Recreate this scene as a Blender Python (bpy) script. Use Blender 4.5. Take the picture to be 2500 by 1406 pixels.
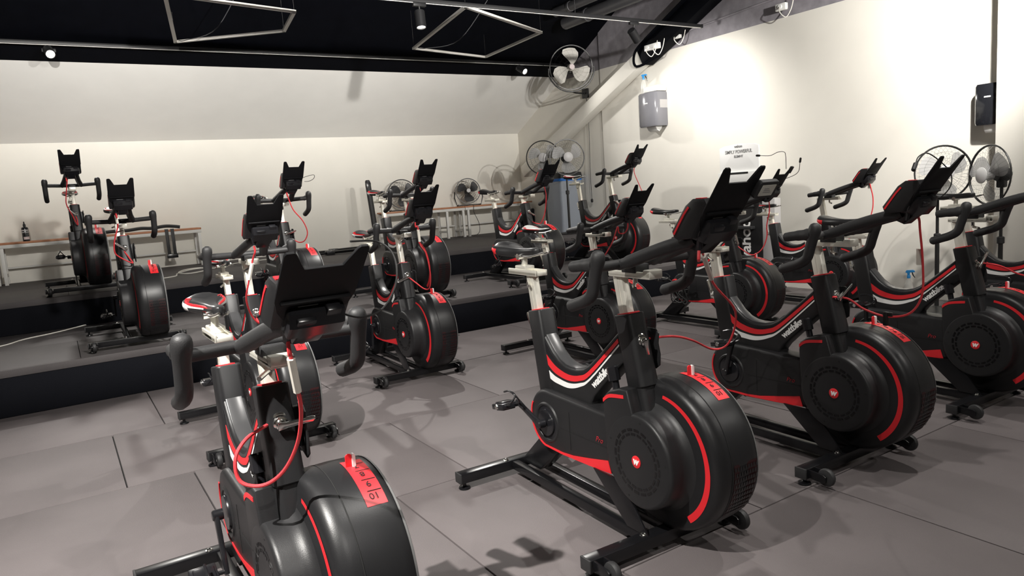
import bpy, bmesh, math, random
from mathutils import Vector, Matrix

random.seed(7)
for o in list(bpy.data.objects):
    bpy.data.objects.remove(o, do_unlink=True)
SC = bpy.context.scene
COL = SC.collection
PI = math.pi

# ------------------------------------------------------------------ camera
F_PX, PITCH, ROLL, YAW, CAM_H = 1742.0, math.radians(7.67), math.radians(-4.05), math.radians(32.29), 1.241
fw = Vector((math.sin(YAW)*math.cos(PITCH), math.cos(YAW)*math.cos(PITCH), -math.sin(PITCH)))
rt = Vector((math.cos(YAW), -math.sin(YAW), 0))
up = rt.cross(fw)
r2 = rt*math.cos(ROLL)+up*math.sin(ROLL)
u2 = -rt*math.sin(ROLL)+up*math.cos(ROLL)
cam_d = bpy.data.cameras.new('camera')
cam = bpy.data.objects.new('camera', cam_d)
COL.objects.link(cam)
cam.matrix_world = Matrix(((r2.x, u2.x, -fw.x, 0), (r2.y, u2.y, -fw.y, 0), (r2.z, u2.z, -fw.z, CAM_H), (0, 0, 0, 1)))
cam_d.sensor_width = 36.0
cam_d.lens = F_PX/2500*36
cam_d.clip_start = 0.05
SC.camera = cam

# ------------------------------------------------------------------ world, exposure
w = bpy.data.worlds.new('world')
SC.world = w
w.use_nodes = True
w.node_tree.nodes['Background'].inputs[0].default_value = (0.9, 0.93, 1.0, 1)
w.node_tree.nodes['Background'].inputs[1].default_value = 0.02
SC.view_settings.view_transform = 'Standard'
SC.view_settings.look = 'None'
SC.view_settings.gamma = 1.0
SC.view_settings.use_curve_mapping = False
SC.view_settings.exposure = 0.45
SPOT_W = 1.0           # global factor on every track spotlight

# track spotlights: (x, y, z) of the head, aim point, power, cone degrees, blend, radius
SPOTS = [
    ((0.20, 8.40, 2.93), (0.75, 3.6, 0.3), 150, 80, 0.5, 0.035),
    ((5.72, 8.40, 2.93), (6.3, 5.2, 1.0), 60, 100, 0.9, 0.05),
    ((2.90, 5.76, 2.80), (2.75, 5.2, 0.0), 165, 120, 0.5, 0.022),
    ((5.37, 5.76, 2.80), (6.67, 6.1, 1.7), 95, 125, 0.9, 0.04),
    ((1.75, 1.15, 3.75), (1.7, 3.0, 0.0), 140, 110, 0.6, 0.025),
    ((-1.30, 1.15, 3.75), (-0.25, 2.5, 0.2), 1250, 74, 0.8, 0.025),
    ((3.90, 1.15, 3.75), (3.9, 2.4, 0.0), 140, 110, 0.6, 0.025),
    ((5.30, 2.05, 2.80), (6.67, 4.7, 1.7), 330, 108, 0.9, 0.04),
    ((-0.30, 2.05, 2.80), (-0.5, 9.0, 4.5), 1450, 60, 1.0, 0.04),  # added wash lamp, brightens the left slope and back wall
    ((2.20, 2.05, 2.80), (2.3, 9.0, 4.45), 1450, 60, 1.0, 0.04),  # added wash lamp for the middle of the slope
    ((4.30, 2.05, 2.80), (4.9, 9.0, 4.1), 850, 60, 1.0, 0.04),  # added wash lamp for the right end of the slope
    ((0.95, 2.05, 2.80), (0.9, 7.4, 0.6), 430, 76, 1.0, 0.10),  # added lamp lifting the benches and the far left bikes
    ((4.60, -0.60, 2.80), (4.6, 1.8, 0.0), 50, 120, 0.6, 0.03),  # added fill behind the camera for the floor on the right
    ((0.50, -0.60, 2.80), (1.6, 2.2, 0.5), 70, 100, 0.6, 0.03),  # added fill behind the camera for the sides of the front bikes
]

# ------------------------------------------------------------------ materials
MATS = {}
def mat(name, col, rough=0.5, metal=0.0, spec=0.5, noise=0.0, nscale=30.0, bump=0.0, bscale=200.0, coat=0.0, emit=0.0, trans=0.0, alpha=1.0):
    m = bpy.data.materials.new(name)
    m.use_nodes = True
    nt = m.node_tree
    b = nt.nodes['Principled BSDF']
    b.inputs['Base Color'].default_value = (*col, 1)
    b.inputs['Roughness'].default_value = rough
    b.inputs['Metallic'].default_value = metal
    b.inputs['Specular IOR Level'].default_value = spec
    b.inputs['Coat Weight'].default_value = coat
    b.inputs['Transmission Weight'].default_value = trans
    b.inputs['Alpha'].default_value = alpha
    if emit:
        b.inputs['Emission Color'].default_value = (1.0, 0.95, 0.86, 1)
        b.inputs['Emission Strength'].default_value = emit
    if noise or bump:
        tc = nt.nodes.new('ShaderNodeTexCoord')
    if noise:
        n = nt.nodes.new('ShaderNodeTexNoise'); n.inputs['Scale'].default_value = nscale; n.inputs['Detail'].default_value = 6
        nt.links.new(tc.outputs['Object'], n.inputs['Vector'])
        mp = nt.nodes.new('ShaderNodeMapRange'); mp.inputs[1].default_value = 0.3; mp.inputs[2].default_value = 0.7
        mp.inputs[3].default_value = 1-noise; mp.inputs[4].default_value = 1+noise
        nt.links.new(n.outputs['Fac'], mp.inputs[0])
        mx = nt.nodes.new('ShaderNodeVectorMath'); mx.operation = 'SCALE'
        mx.inputs[0].default_value = col
        nt.links.new(mp.outputs[0], mx.inputs['Scale'])
        nt.links.new(mx.outputs[0], b.inputs['Base Color'])
    if bump:
        n2 = nt.nodes.new('ShaderNodeTexNoise'); n2.inputs['Scale'].default_value = bscale; n2.inputs['Detail'].default_value = 3
        nt.links.new(tc.outputs['Object'], n2.inputs['Vector'])
        bp = nt.nodes.new('ShaderNodeBump'); bp.inputs['Strength'].default_value = bump; bp.inputs['Distance'].default_value = 0.002
        nt.links.new(n2.outputs['Fac'], bp.inputs['Height'])
        nt.links.new(bp.outputs[0], b.inputs['Normal'])
    MATS[name] = m
    return m

mat('wall_cream', (0.80, 0.775, 0.71), 0.75, noise=0.02, nscale=3, bump=0.12, bscale=90)
mat('slope_white', (0.86, 0.85, 0.82), 0.75, noise=0.02, nscale=3)
mat('black_paint', (0.0020, 0.0023, 0.0038), 0.6, spec=0.05, noise=0.15, nscale=8)
mat('grey_black_paint', (0.27, 0.255, 0.28), 0.6, noise=0.2, nscale=9)
mat('rubber_floor', (0.120, 0.105, 0.106), 0.62, spec=0.35, noise=0.10, nscale=2.2, bump=0.5, bscale=260)
mat('joint', (0.02, 0.02, 0.02), 0.9)
mat('rubber_plat', (0.075, 0.068, 0.069), 0.62, spec=0.25, noise=0.10, nscale=2.5, bump=0.5, bscale=260)
mat('riser_black', (0.006, 0.0065, 0.009), 0.8, spec=0.08, bump=0.4, bscale=400)
mat('plastic', (0.014, 0.014, 0.015), 0.42, spec=0.4, noise=0.06, nscale=20, bump=0.15, bscale=500)
mat('plastic_gloss', (0.012, 0.012, 0.014), 0.24)
mat('pad_gloss', (0.05, 0.05, 0.052), 0.28)
mat('drum_plastic', (0.012, 0.012, 0.013), 0.38, spec=0.4, bump=0.1, bscale=500)
mat('rubber', (0.020, 0.020, 0.021), 0.55, bump=0.2, bscale=300)
mat('steel_black', (0.006, 0.006, 0.007), 0.28, spec=0.4)
mat('void', (0.003, 0.003, 0.003), 0.8)
mat('alu', (0.80, 0.78, 0.70), 0.42, metal=0.55)
mat('chrome', (0.78, 0.77, 0.74), 0.18, metal=1.0)
mat('red', (0.72, 0.022, 0.030), 0.42)
mat('red_cable', (0.70, 0.045, 0.055), 0.5)
mat('white', (0.85, 0.85, 0.84), 0.5)
mat('white_gloss', (0.84, 0.84, 0.82), 0.3)
mat('saddle_black', (0.018, 0.018, 0.019), 0.36)
mat('silver_vinyl', (0.55, 0.55, 0.53), 0.4)
mat('grille', (0.006, 0.006, 0.007), 0.35)
mat('grille_red', (0.022, 0.002, 0.003), 0.5)
mat('bench_wood', (0.46, 0.20, 0.10), 0.5, noise=0.15, nscale=12)
mat('bench_frame', (0.72, 0.71, 0.68), 0.5)
mat('bin_body', (0.30, 0.33, 0.38), 0.35)
mat('bag_blue', (0.03, 0.20, 0.68), 0.4)
mat('spray_blue', (0.03, 0.30, 0.72), 0.4)
mat('clear_plastic', (0.86, 0.86, 0.82), 0.25, alpha=0.45)
mat('smoke_grey', (0.20, 0.20, 0.22), 0.18)
mat('cover_black', (0.015, 0.016, 0.02), 0.12, coat=0.3)
mat('lamp_black', (0.012, 0.012, 0.013), 0.45, spec=0.3)
mat('lamp_glow', (1, 0.95, 0.86), 0.4, emit=14.0)
mat('profile_white', (0.62, 0.60, 0.57), 0.5)
mat('duct_grey', (0.06, 0.06, 0.065), 0.35)
mat('cable_white', (0.78, 0.76, 0.70), 0.5)
mat('cable_black', (0.012, 0.012, 0.012), 0.5)
mat('fan_wire', (0.02, 0.02, 0.02), 0.35)
mat('fan_blade_clear', (0.42, 0.42, 0.42), 0.3, alpha=0.6)
mat('fan_blade_dark', (0.03, 0.03, 0.033), 0.4)
mat('fan_blade_light', (0.62, 0.60, 0.55), 0.45)
mat('hub_grey', (0.45, 0.44, 0.44), 0.4)
mat('slot_black', (0.0025, 0.0025, 0.003), 0.25)
mat('dim_red', (0.42, 0.02, 0.03), 0.5)
mat('matte_black', (0.006, 0.006, 0.007), 0.55, spec=0.2)
mat('lit_rim_grey', (0.16, 0.16, 0.16), 0.35)  # light on the drum's side plate edge, put into the colour
mat('print_grey', (0.25, 0.25, 0.25), 0.6)
mat('screen_grey', (0.55, 0.54, 0.48), 0.35)
mat('paper', (0.80, 0.76, 0.68), 0.7)
mat('lilac', (0.65, 0.55, 0.55), 0.5)
mat('cardboard', (0.50, 0.44, 0.36), 0.7)

# ------------------------------------------------------------------ mesh helpers
class MB:
    """collects shapes; build() links them as one mesh object"""
    def __init__(s):
        s.v = []; s.f = []; s.m = []
    def add(s, vs, fs, mi=0):
        b = len(s.v)
        s.v += [tuple(p) for p in vs]
        s.f += [tuple(i+b for i in f) for f in fs]
        s.m += [mi]*len(fs)
        return s
    def bm(s, bmh, mi=0):
        bmh.verts.index_update()
        s.add([v.co[:] for v in bmh.verts], [[v.index for v in f.verts] for f in bmh.faces], mi)
        bmh.free()
        return s
    def box(s, x0, x1, y0, y1, z0, z1, bev=0.0, mi=0, mtx=None):
        b = bmesh.new()
        bmesh.ops.create_cube(b, size=1.0)
        for v in b.verts:
            v.co = Vector((x0+(v.co.x+.5)*(x1-x0), y0+(v.co.y+.5)*(y1-y0), z0+(v.co.z+.5)*(z1-z0)))
        if bev:
            bmesh.ops.bevel(b, geom=b.edges[:], offset=bev, segments=2, affect='EDGES', profile=0.5)
        if mtx is not None:
            b.transform(mtx)
        return s.bm(b, mi)
    def prism(s, pts, y0, y1, bev=0.0, seg=2, mi=0, mtx=None):
        """polygon in xz extruded along y"""
        b = bmesh.new()
        lo = [b.verts.new((p[0], y0, p[1])) for p in pts]
        f = b.faces.new(lo)
        r = bmesh.ops.extrude_face_region(b, geom=[f])
        for g in r['geom']:
            if isinstance(g, bmesh.types.BMVert):
                g.co.y = y1
        bmesh.ops.recalc_face_normals(b, faces=b.faces[:])
        if bev:
            es = [e for e in b.edges if abs(e.verts[0].co.y-e.verts[1].co.y) < 1e-6]
            bmesh.ops.bevel(b, geom=es, offset=bev, segments=seg, affect='EDGES', profile=0.5, clamp_overlap=True)
        big = [f for f in b.faces if len(f.verts) > 4]
        bmesh.ops.triangulate(b, faces=big)
        if mtx is not None:
            b.transform(mtx)
        return s.bm(b, mi)
    def tube(s, path, rad, n=10, closed=False, caps=True, mi=0, flat=1.0):
        path = [Vector(p) for p in path]
        L = len(path)
        if not isinstance(rad, (list, tuple)):
            rad = [rad]*L
        rings = []
        prev = None
        for i, p in enumerate(path):
            if closed:
                d = path[(i+1) % L]-path[i-1]
            else:
                d = path[min(i+1, L-1)]-path[max(i-1, 0)]
            d.normalize()
            if prev is None:
                a = Vector((0, 0, 1)) if abs(d.z) < 0.9 else Vector((1, 0, 0))
                u = d.cross(a).normalized()
            else:
                u = (prev-d*prev.dot(d)).normalized()
            prev = u
            v = d.cross(u)
            rings.append([p+(u*math.cos(2*PI*k/n)+v*math.sin(2*PI*k/n)*flat)*rad[i] for k in range(n)])
        vs = [q for r in rings for q in r]
        fs = []
        for i in range(L if closed else L-1):
            j = (i+1) % L
            for k in range(n):
                fs.append((i*n+k, i*n+(k+1) % n, j*n+(k+1) % n, j*n+k))
        if caps and not closed:
            fs.append(tuple(range(n-1, -1, -1)))
            fs.append(tuple((L-1)*n+k for k in range(n)))
        return s.add(vs, fs, mi)
    def lathe(s, prof, c, axis='y', n=40, a0=0.0, a1=2*PI, mi=0):
        """prof: list of (r, h) ; axis direction y or z or x"""
        full = abs(a1-a0-2*PI) < 1e-6
        m = n if full else n+1
        vs = []; fs = []
        for r, h in prof:
            for k in range(m):
                a = a0+(a1-a0)*k/n
                p, q = r*math.cos(a), r*math.sin(a)
                if axis == 'y': vs.append((c[0]+p, c[1]+h, c[2]+q))
                elif axis == 'z': vs.append((c[0]+p, c[1]+q, c[2]+h))
                else: vs.append((c[0]+h, c[1]+p, c[2]+q))
        for i in range(len(prof)-1):
            for k in range(n):
                k2 = (k+1) % m
                fs.append((i*m+k, i*m+k2, (i+1)*m+k2, (i+1)*m+k))
        return s.add(vs, fs, mi)
    def loft(s, secs, caps=True, mi=0):
        n = len(secs[0]); vs = [p for q in secs for p in q]; fs = []
        for i in range(len(secs)-1):
            for k in range(n):
                fs.append((i*n+k, i*n+(k+1) % n, (i+1)*n+(k+1) % n, (i+1)*n+k))
        if caps:
            fs.append(tuple(range(n-1, -1, -1))); fs.append(tuple((len(secs)-1)*n+k for k in range(n)))
        return s.add(vs, fs, mi)
    def mesh(s, name, mats, smooth=35):
        me = bpy.data.meshes.new(name)
        me.from_pydata(s.v, [], s.f)
        if not isinstance(mats, (list, tuple)):
            mats = [mats]
        for m in mats:
            me.materials.append(MATS[m])
        if len(mats) > 1:
            me.polygons.foreach_set('material_index', s.m)
        b = bmesh.new(); b.from_mesh(me)
        bmesh.ops.recalc_face_normals(b, faces=b.faces[:])
        b.to_mesh(me); b.free()
        me.polygons.foreach_set('use_smooth', [True]*len(me.polygons))
        me.set_sharp_from_angle(angle=math.radians(smooth))
        me.update()
        return me
    def build(s, name, mats, parent=None, loc=None, smooth=35):
        return link(name, s.mesh(name, mats, smooth), parent, loc)

def link(name, me, parent=None, loc=None):
    o = bpy.data.objects.new(name, me)
    COL.objects.link(o)
    if parent is not None:
        o.parent = parent
    if loc is not None:
        o.location = loc
    return o

def empty(name, loc=(0, 0, 0), rz=0.0):
    o = bpy.data.objects.new(name, None)
    o.empty_display_size = 0.1
    COL.objects.link(o)
    o.location = loc
    o.rotation_euler = (0, 0, rz)
    return o

def tag(o, label=None, cat=None, group=None, kind=None):
    if label: o['label'] = label
    if cat: o['category'] = cat
    if group: o['group'] = group
    if kind: o['kind'] = kind
    return o

def text_mesh(txt, size, extrude=0.001, bold=0.0, shear=0.0, name='lettering', align='LEFT', space=1.0):
    c = bpy.data.curves.new(name, 'FONT')
    c.body = txt; c.size = size; c.extrude = extrude; c.offset = bold; c.shear = shear
    c.align_x = align; c.space_character = space; c.resolution_u = 3
    o = bpy.data.objects.new(name, c)
    COL.objects.link(o)
    bpy.context.view_layer.update()
    dg = bpy.context.evaluated_depsgraph_get()
    me = bpy.data.meshes.new_from_object(o.evaluated_get(dg))
    bpy.data.objects.remove(o, do_unlink=True)
    bpy.data.curves.remove(c)
    return me

def place_text(me, mtx, m):
    me.transform(mtx)
    me.materials.clear(); me.materials.append(MATS[m])
    return me

def smooth_path(pts, sub=5):
    pts = [Vector(p) for p in pts]
    out = []
    for i in range(len(pts)-1):
        p0 = pts[max(i-1, 0)]; p1 = pts[i]; p2 = pts[i+1]; p3 = pts[min(i+2, len(pts)-1)]
        for k in range(sub):
            t = k/sub
            out.append(0.5*((2*p1)+(p2-p0)*t+(2*p0-5*p1+4*p2-p3)*t*t+(3*p1-p0-3*p2+p3)*t**3))
    out.append(pts[-1])
    return out

def rrect(cx, cy, hx, hy, r=0.3, n=3):
    """rounded rectangle outline, r as fraction of the smaller half size"""
    rr = r*min(hx, hy); pts = []
    for sx, sy, a in ((1, 1, 0), (-1, 1, PI/2), (-1, -1, PI), (1, -1, 1.5*PI)):
        for k in range(n+1):
            t = a+PI/2*k/n
            pts.append((cx+sx*(hx-rr)+rr*math.cos(t), cy+sy*(hy-rr)+rr*math.sin(t)))
    return pts

def arc(cx, cz, r, a0, a1, n):
    return [(cx+r*math.cos(a0+(a1-a0)*k/n), cz+r*math.sin(a0+(a1-a0)*k/n)) for k in range(n+1)]

# ================================================================== ROOM
H1, H2 = 0.313, 0.596
YR1, YR2, YB = 5.68, 7.48, 10.07
XR, XL, YF = 6.67, -3.2, -3.5
ZP = 2.835      # black paint line
def slope_z(y): return 2.185+0.52*(YB-y)

def structure(name, mb, mats, label=None, cat=None):
    o = mb.build(name, mats)
    tag(o, label, cat, kind='structure')
    return o

fl = structure('floor', MB().box(XL, XR+.2, YF, YR1+.02, -.12, -.012), 'joint', 'grey rubber mat floor in front of the steps', 'floor')
rows = [(-3.500, -2.334, 0.292), (-2.334, -1.332, 0.778), (-1.332, -0.331, 0.097), (-0.331, 0.671, 0.584), (0.671, 1.673, 2.429), (1.673, 2.723, 1.070), (2.723, 3.696, 0.425), (3.696, 4.688, 0.137), (4.688, 5.680, 0.418)]
TS = 1.0261
for y0, y1, off in rows:
    k = math.floor((XL-off)/TS)
    while off+k*TS < XR:
        x0 = max(off+k*TS, XL); x1 = min(off+(k+1)*TS, XR); k += 1
        if x1-x0 < 0.05: continue
        dz = random.uniform(-.0008, .0008)
        MB().box(x0+.003, x1-.003, y0+.003, y1-.003, -.03, dz, bev=.002).build('floor_tile', 'rubber_floor', fl)

def platform(name, y0, h, hprev, ynext, label):
    p = structure(name, MB().box(XL, XR+.1, y0+.012, YB+.05, -.02 if hprev == 0 else hprev-.005, h-.012), 'joint', label, 'platform')
    MB().box(XL, XR, y0, y0+.016, hprev+.001, h-.05, bev=.002).build('riser_panel', 'riser_black', p)
    MB().box(XL, XR, y0-.006, y0+.03, h-.05, h+.001, bev=.004).build('nosing', 'rubber_plat', p)
    yy = y0+.03; n = 2
    for j in range(n):
        a = yy+(ynext-yy)*j/n; b = yy+(ynext-yy)*(j+1)/n
        x = XL+.5*(j % 2)-.5
        while x < XR:
            xa, xb = max(x, XL), min(x+1.25, XR)
            if xb-xa > .05:
                MB().box(xa+.002, xb-.002, a+.002, b-.002, h-.02, h, bev=.002).build('platform_tile', 'rubber_plat', p)
            x += 1.25
    return p
platform('floor_step_1', YR1, H1, 0.0, YR2, 'lower black carpeted step running across the room')
platform('floor_step_2', YR2, H2, H1, YB, 'upper black carpeted step below the back wall')

structure('wall_back', MB().box(XL-.2, XR+.3, YB, YB+.15, H2-.1, 2.225), 'wall_cream', 'low cream back wall behind the benches', 'wall')
# sloping lower ceiling: cream part, then black part
yp = YB-(ZP+.036-2.185)/.52
def slab(y0, y1, th=.06):
    z0, z1 = slope_z(y0), slope_z(y1)
    return MB().add([(XL-.2, y0, z0), (XR+.25, y0, z0), (XR+.25, y1, z1), (XL-.2, y1, z1), (XL-.2, y0, z0+th), (XR+.25, y0, z0+th), (XR+.25, y1, z1+th), (XL-.2, y1, z1+th)],
                    [(0, 1, 2, 3), (7, 6, 5, 4), (0, 4, 5, 1), (1, 5, 6, 2), (2, 6, 7, 3), (3, 7, 4, 0)])
structure('ceiling_slope', slab(YB+.02, yp), 'slope_white', 'pale sloping ceiling above the back wall', 'ceiling')
structure('ceiling_dark_slope', slab(yp, 6.2), 'black_paint', 'black painted upper part of the sloping ceiling', 'ceiling')
structure('ceiling', MB().box(XL-.2, XR+.25, YF-.1, 6.25, slope_z(6.2), slope_z(6.2)+.08), 'black_paint', 'black ceiling high above the bikes', 'ceiling')
# right wall; a two centimetre step back beyond the upper riser
MBr = MB().box(XR, XR+.15, YF, 7.88, -.1, ZP)
MBr.box(XR+.02, XR+.15, 7.88, YB+.1, 0, ZP)
structure('wall_right', MBr, 'wall_cream', 'bright cream wall on the right', 'wall')
MBu = MB().box(XR, XR+.15, YF, 7.88, ZP, 4.6)
MBu.box(XR+.02, XR+.15, 7.88, YB+.1, ZP, 4.6)
structure('wall_right_upper', MBu, 'grey_black_paint', 'dark painted strip of wall above the bright right wall', 'wall')
structure('wall_pillar', MB().box(6.38, XR-.002, -1.6, 2.765, 0, 4.3, bev=.006), 'wall_cream', 'cream wall corner projecting at the right edge', 'wall')
structure('wall_left', MB().box(XL-.15, XL, YF, YB+.1, -.1, 4.6), 'wall_cream', 'cream wall to the left of the room', 'wall')
structure('wall_front', MB().box(XL-.1, XR+.2, YF-.15, YF, -.1, 4.6), 'wall_cream', 'cream wall behind the camera', 'wall')

# ================================================================== SPOTLIGHTS AND TRACKS
def track(name, y, z, x0, x1, label, tilt=0.0):
    t = empty(name, ((x0+x1)/2, y, z))
    tag(t, label, 'light track')
    L = (x1-x0)/2
    MB().box(-L, L, -.018, .018, -.017, .017, bev=.002).build('rail', 'lamp_black', t)
    MB().box(-L+.01, L-.01, -.006, .006, -.021, -.0165).build('conductor_slot', 'profile_white', t)
    for e in (-L, L):
        MB().box(e-.012, e+.012, -.02, .02, -.02, .02, bev=.003).build('end_cap', 'lamp_black', t)
    x = -L+.4
    while x < L:
        MB().tube([(x, 0, .015), (x, 0, .9)], .003, 6).build('hanger', 'lamp_black', t) if tilt == 0 else None
        x += 1.9
    return t
track('light_track', 8.46, slope_z(8.46)-.03, XL+.1, 6.45, 'long black light track along the black edge of the sloping ceiling', 1)
track('light_track', 5.76, 2.955, 0.4, 6.38, 'black light track hanging across the room ending by the right wall')
track('light_track', 2.05, 2.955, -2.6, 5.9, 'unseen black light track over the front row, carrying the added wash spotlights')  # unseen; holds the right wall spot and the added washes
track('light_track', 1.15, 3.905, -2.6, 5.9, 'black light track high under the ceiling over the front row, out of the frame', 1)
track('light_track', -0.60, 2.955, -2.0, 5.9, 'added unseen light track behind the camera for the fill spotlights')  # added only to carry the two fill lamps

SPOT_LABEL = ['glowing spotlight on the sloping ceiling track, left of the hanging frames', 'small glowing spotlight on the ceiling track beside the caged wall fan',
              'black cylinder spotlight hanging from the middle track, lit from below', 'black spotlight turned towards the right wall by the diagonal tube',
              'spotlight high over the second bike of the front row', 'spotlight high to the left over the empty floor', 'spotlight high over the fourth bike of the front row',
              'spotlight over the front row aimed at the right wall', 'added unseen wash spotlight aimed at the sloping ceiling on the left', 'added unseen wash spotlight aimed at the middle of the sloping ceiling', 'added unseen wash spotlight aimed at the sloping ceiling on the right', 'added unseen fill spotlight aimed at the benches', 'added fill spotlight behind the camera on the right', 'added fill spotlight behind the camera on the left']
def spotlight(pos, aim, power, cone, blend, rad, label, i):
    P = Vector(pos); d = (Vector(aim)-P).normalized()
    t = empty('track_spotlight', pos)
    tag(t, label, 'spotlight', 'track spotlights')
    q = d.to_track_quat('-Z', 'Y').to_matrix().to_4x4()
    body = MB(); body.lathe([(0, .075), (.040, .075), (.045, .070), (.045, -.072), (.040, -.075), (.037, -.072), (.037, -.060)], (0, 0, 0), 'z', 24)
    o = body.build('housing', 'lamp_black', t); o.matrix_local = q
    g = MB(); g.lathe([(0, -.061), (.0365, -.061), (.0365, -.058), (0, -.058)], (0, 0, 0), 'z', 24)
    o = g.build('lens', 'lamp_glow', t); o.matrix_local = q
    zt = {8.40: slope_z(8.46)-.05, 5.76: 2.937, 2.05: 2.937, -.6: 2.937, 1.15: 3.885}[pos[1]]
    dz = zt-pos[2]
    dy = .06 if pos[1] == 8.40 else 0
    MB().box(-.06, .06, dy-.016, dy+.016, dz-.03, dz, bev=.003).build('adapter', 'lamp_black', t)
    MB().tube([(0, dy, dz-.02), (0, 0, .03)], .008, 8).build('swivel', 'lamp_black', t)
    ld = bpy.data.lights.new('spot', 'SPOT')
    ld.energy = power*SPOT_W
    ld.spot_size = math.radians(cone); ld.spot_blend = blend; ld.shadow_soft_size = rad
    ld.color = (1.0, 0.965, 0.91)
    lo = bpy.data.objects.new('spot', ld)
    COL.objects.link(lo)
    lo.parent = t
    lo.matrix_local = Matrix.Translation(d*.09) @ q
for i, sp in enumerate(SPOTS):
    spotlight(*sp, SPOT_LABEL[i], i)

# ================================================================== EXERCISE BIKE PARTS (shared meshes, bike frame: x forward, y left, z up)
ME = {}
def reg(key, mb, mats, smooth=35):
    ME[key] = mb.mesh(key, mats, smooth)

HX, HZ = .097, .361           # hub centre

# base
mb = MB().box(.085, .135, -.32, .32, .064, .106, bev=.003)
reg('front_stabilizer', mb, 'steel_black')
mb = MB().box(-.809, -.759, -.323, .323, .066, .108, bev=.003)
reg('rear_stabilizer', mb, 'steel_black')
reg('rail', MB().box(-.765, .10, -.016, .016, .068, .104, bev=.003), 'steel_black')
reg('foot', MB().lathe([(0, .0355), (.024, .0355), (.026, .038), (.024, .044), (.010, .048), (.008, .05), (.008, .067), (0, .067)], (0, 0, 0), 'z', 16), 'steel_black')
reg('end_cap', MB().box(-.026, .026, -.004, .004, -.022, .022, bev=.002), 'rubber')
mb = MB()
mb.prism([(0, -.016), (.07, -.022), (.082, -.014), (.082, .006), (.07, .013), (0, .016)], -.004, .004, bev=.001)
reg('wheel_bracket', mb, 'steel_black')
reg('wheel', MB().lathe([(0, -.013), (.012, -.014), (.024, -.013), (.033, -.010), (.0355, -.004), (.0355, .004), (.033, .010), (.024, .013), (.012, .014), (0, .013)], (0, 0, 0), 'y', 24), 'rubber')
reg('axle_bolt', MB().lathe([(0, -.0215), (.006, -.0215), (.007, -.019), (.007, .019), (.006, .0215), (0, .0215)], (0, 0, 0), 'y', 10), 'chrome')
reg('bolt', MB().lathe([(.013, 0), (.013, .002), (.008, .003), (.008, .007), (.004, .009), (0, .009)], (0, 0, 0), 'z', 12), 'chrome')
mb = MB()
mb.prism([(-.16, .26), (-.02, .26), (.06, .19), (.125, .105), (.02, .105)], -.075, -.067, bev=.001)
reg('front_strut', mb, 'steel_black')
mb = MB()
mb.prism([(-.53, .30), (-.40, .27), (-.60, .104), (-.75, .104)], -.03, .03, bev=.004)
reg('rear_strut', mb, 'steel_black')

# tubes
def tube_loft(p_top, p_bot, hx0, hx1, hy0, hy1, r=.45, n=3, lip=True):
    secs = []
    seq = [0, .012, .985, 1.0]
    for t in seq:
        s = .94 if t in (0, 1.0) else 1.0
        x = p_top[0]+(p_bot[0]-p_top[0])*t; z = p_top[1]+(p_bot[1]-p_top[1])*t
        hx = (hx0+(hx1-hx0)*t)*s; hy = (hy0+(hy1-hy0)*t)*s
        tilt = .17
        secs.append([(p[0], p[1], z-(p[0]-x)*(-tilt)) for p in rrect(x, 0, hx, hy, r, n)])
    return secs
mb = MB().loft(tube_loft((-.556, .795), (-.495, .44), .047, .050, .041, .041))
reg('seat_tube', mb, 'plastic')
mb = MB().loft(tube_loft((-.006, .838), (.052, .596), .041, .043, .0395, .041))
mb.loft(tube_loft((.047, .61), (.082, .46), .038, .042, .037, .038))
reg('head_tube', mb, 'plastic')
reg('seat_collar', MB().box(-.031, .031, -.024, .024, -.004, .0015, bev=.001), 'red')

top_c = [(-.560, .785), (-.534, .750), (-.505, .712), (-.477, .680), (-.440, .640), (-.402, .613), (-.365, .600), (-.329, .596), (-.287, .597), (-.245, .607), (-.212, .624), (-.184, .645), (-.099, .716), (.0, .800)]
low_c = [(.03, .70), (-.02, .660), (-.134, .560), (-.185, .512), (-.205, .486), (-.205, .44), (-.54, .44)]
mb = MB().prism(top_c+low_c, -.034, .034, bev=.009, seg=3)
reg('down_tube', mb, 'plastic')
# glossy pad following the hollow of the frame
def offset_strip(c, d0, d1):
    up_, lo_ = [], []
    for i, p in enumerate(c):
        a = Vector(c[max(i-1, 0)]); b = Vector(c[min(i+1, len(c)-1)])
        t = (b-a).normalized(); n = Vector((-t.y, t.x))
        up_.append((p[0]+n.x*d1, p[1]+n.y*d1)); lo_.append((p[0]+n.x*d0, p[1]+n.y*d0))
    return up_+lo_[::-1]
mb = MB().prism(offset_strip(top_c[1:12], -.004, .004), -.024, .024, bev=.002)
reg('frame_pad', mb, 'pad_gloss')
def both_sides(pts, y, th):
    m = MB(); m.prism(pts, -y-th, -y); m.prism(pts, y, y+th); return m
def spline2(pts, sub=5):
    return [(p.x, p.y) for p in smooth_path([(a, b, 0) for a, b in pts], sub)]
edge = both_sides(spline2([(-.515, .70), (-.477, .664), (-.44, .626), (-.402, .600), (-.365, .588), (-.329, .584), (-.287, .586), (-.245, .596), (-.20, .622), (-.099, .706), (-.025, .768)], 4)
                  + spline2([(-.035, .752), (-.201, .613), (-.269, .580), (-.34, .571), (-.414, .586), (-.503, .645)], 4), .0338, .0012)
reg('gloss_band', edge, 'plastic_gloss')
reg('red_stripe', both_sides(spline2([(-.506, .641), (-.46, .607), (-.414, .583), (-.34, .568), (-.269, .577), (-.201, .610), (-.03, .752)])
                             + spline2([(-.027, .738), (-.201, .590), (-.269, .556), (-.34, .544), (-.414, .553), (-.46, .572), (-.493, .598)]), .0342, .0012), 'red')
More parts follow.
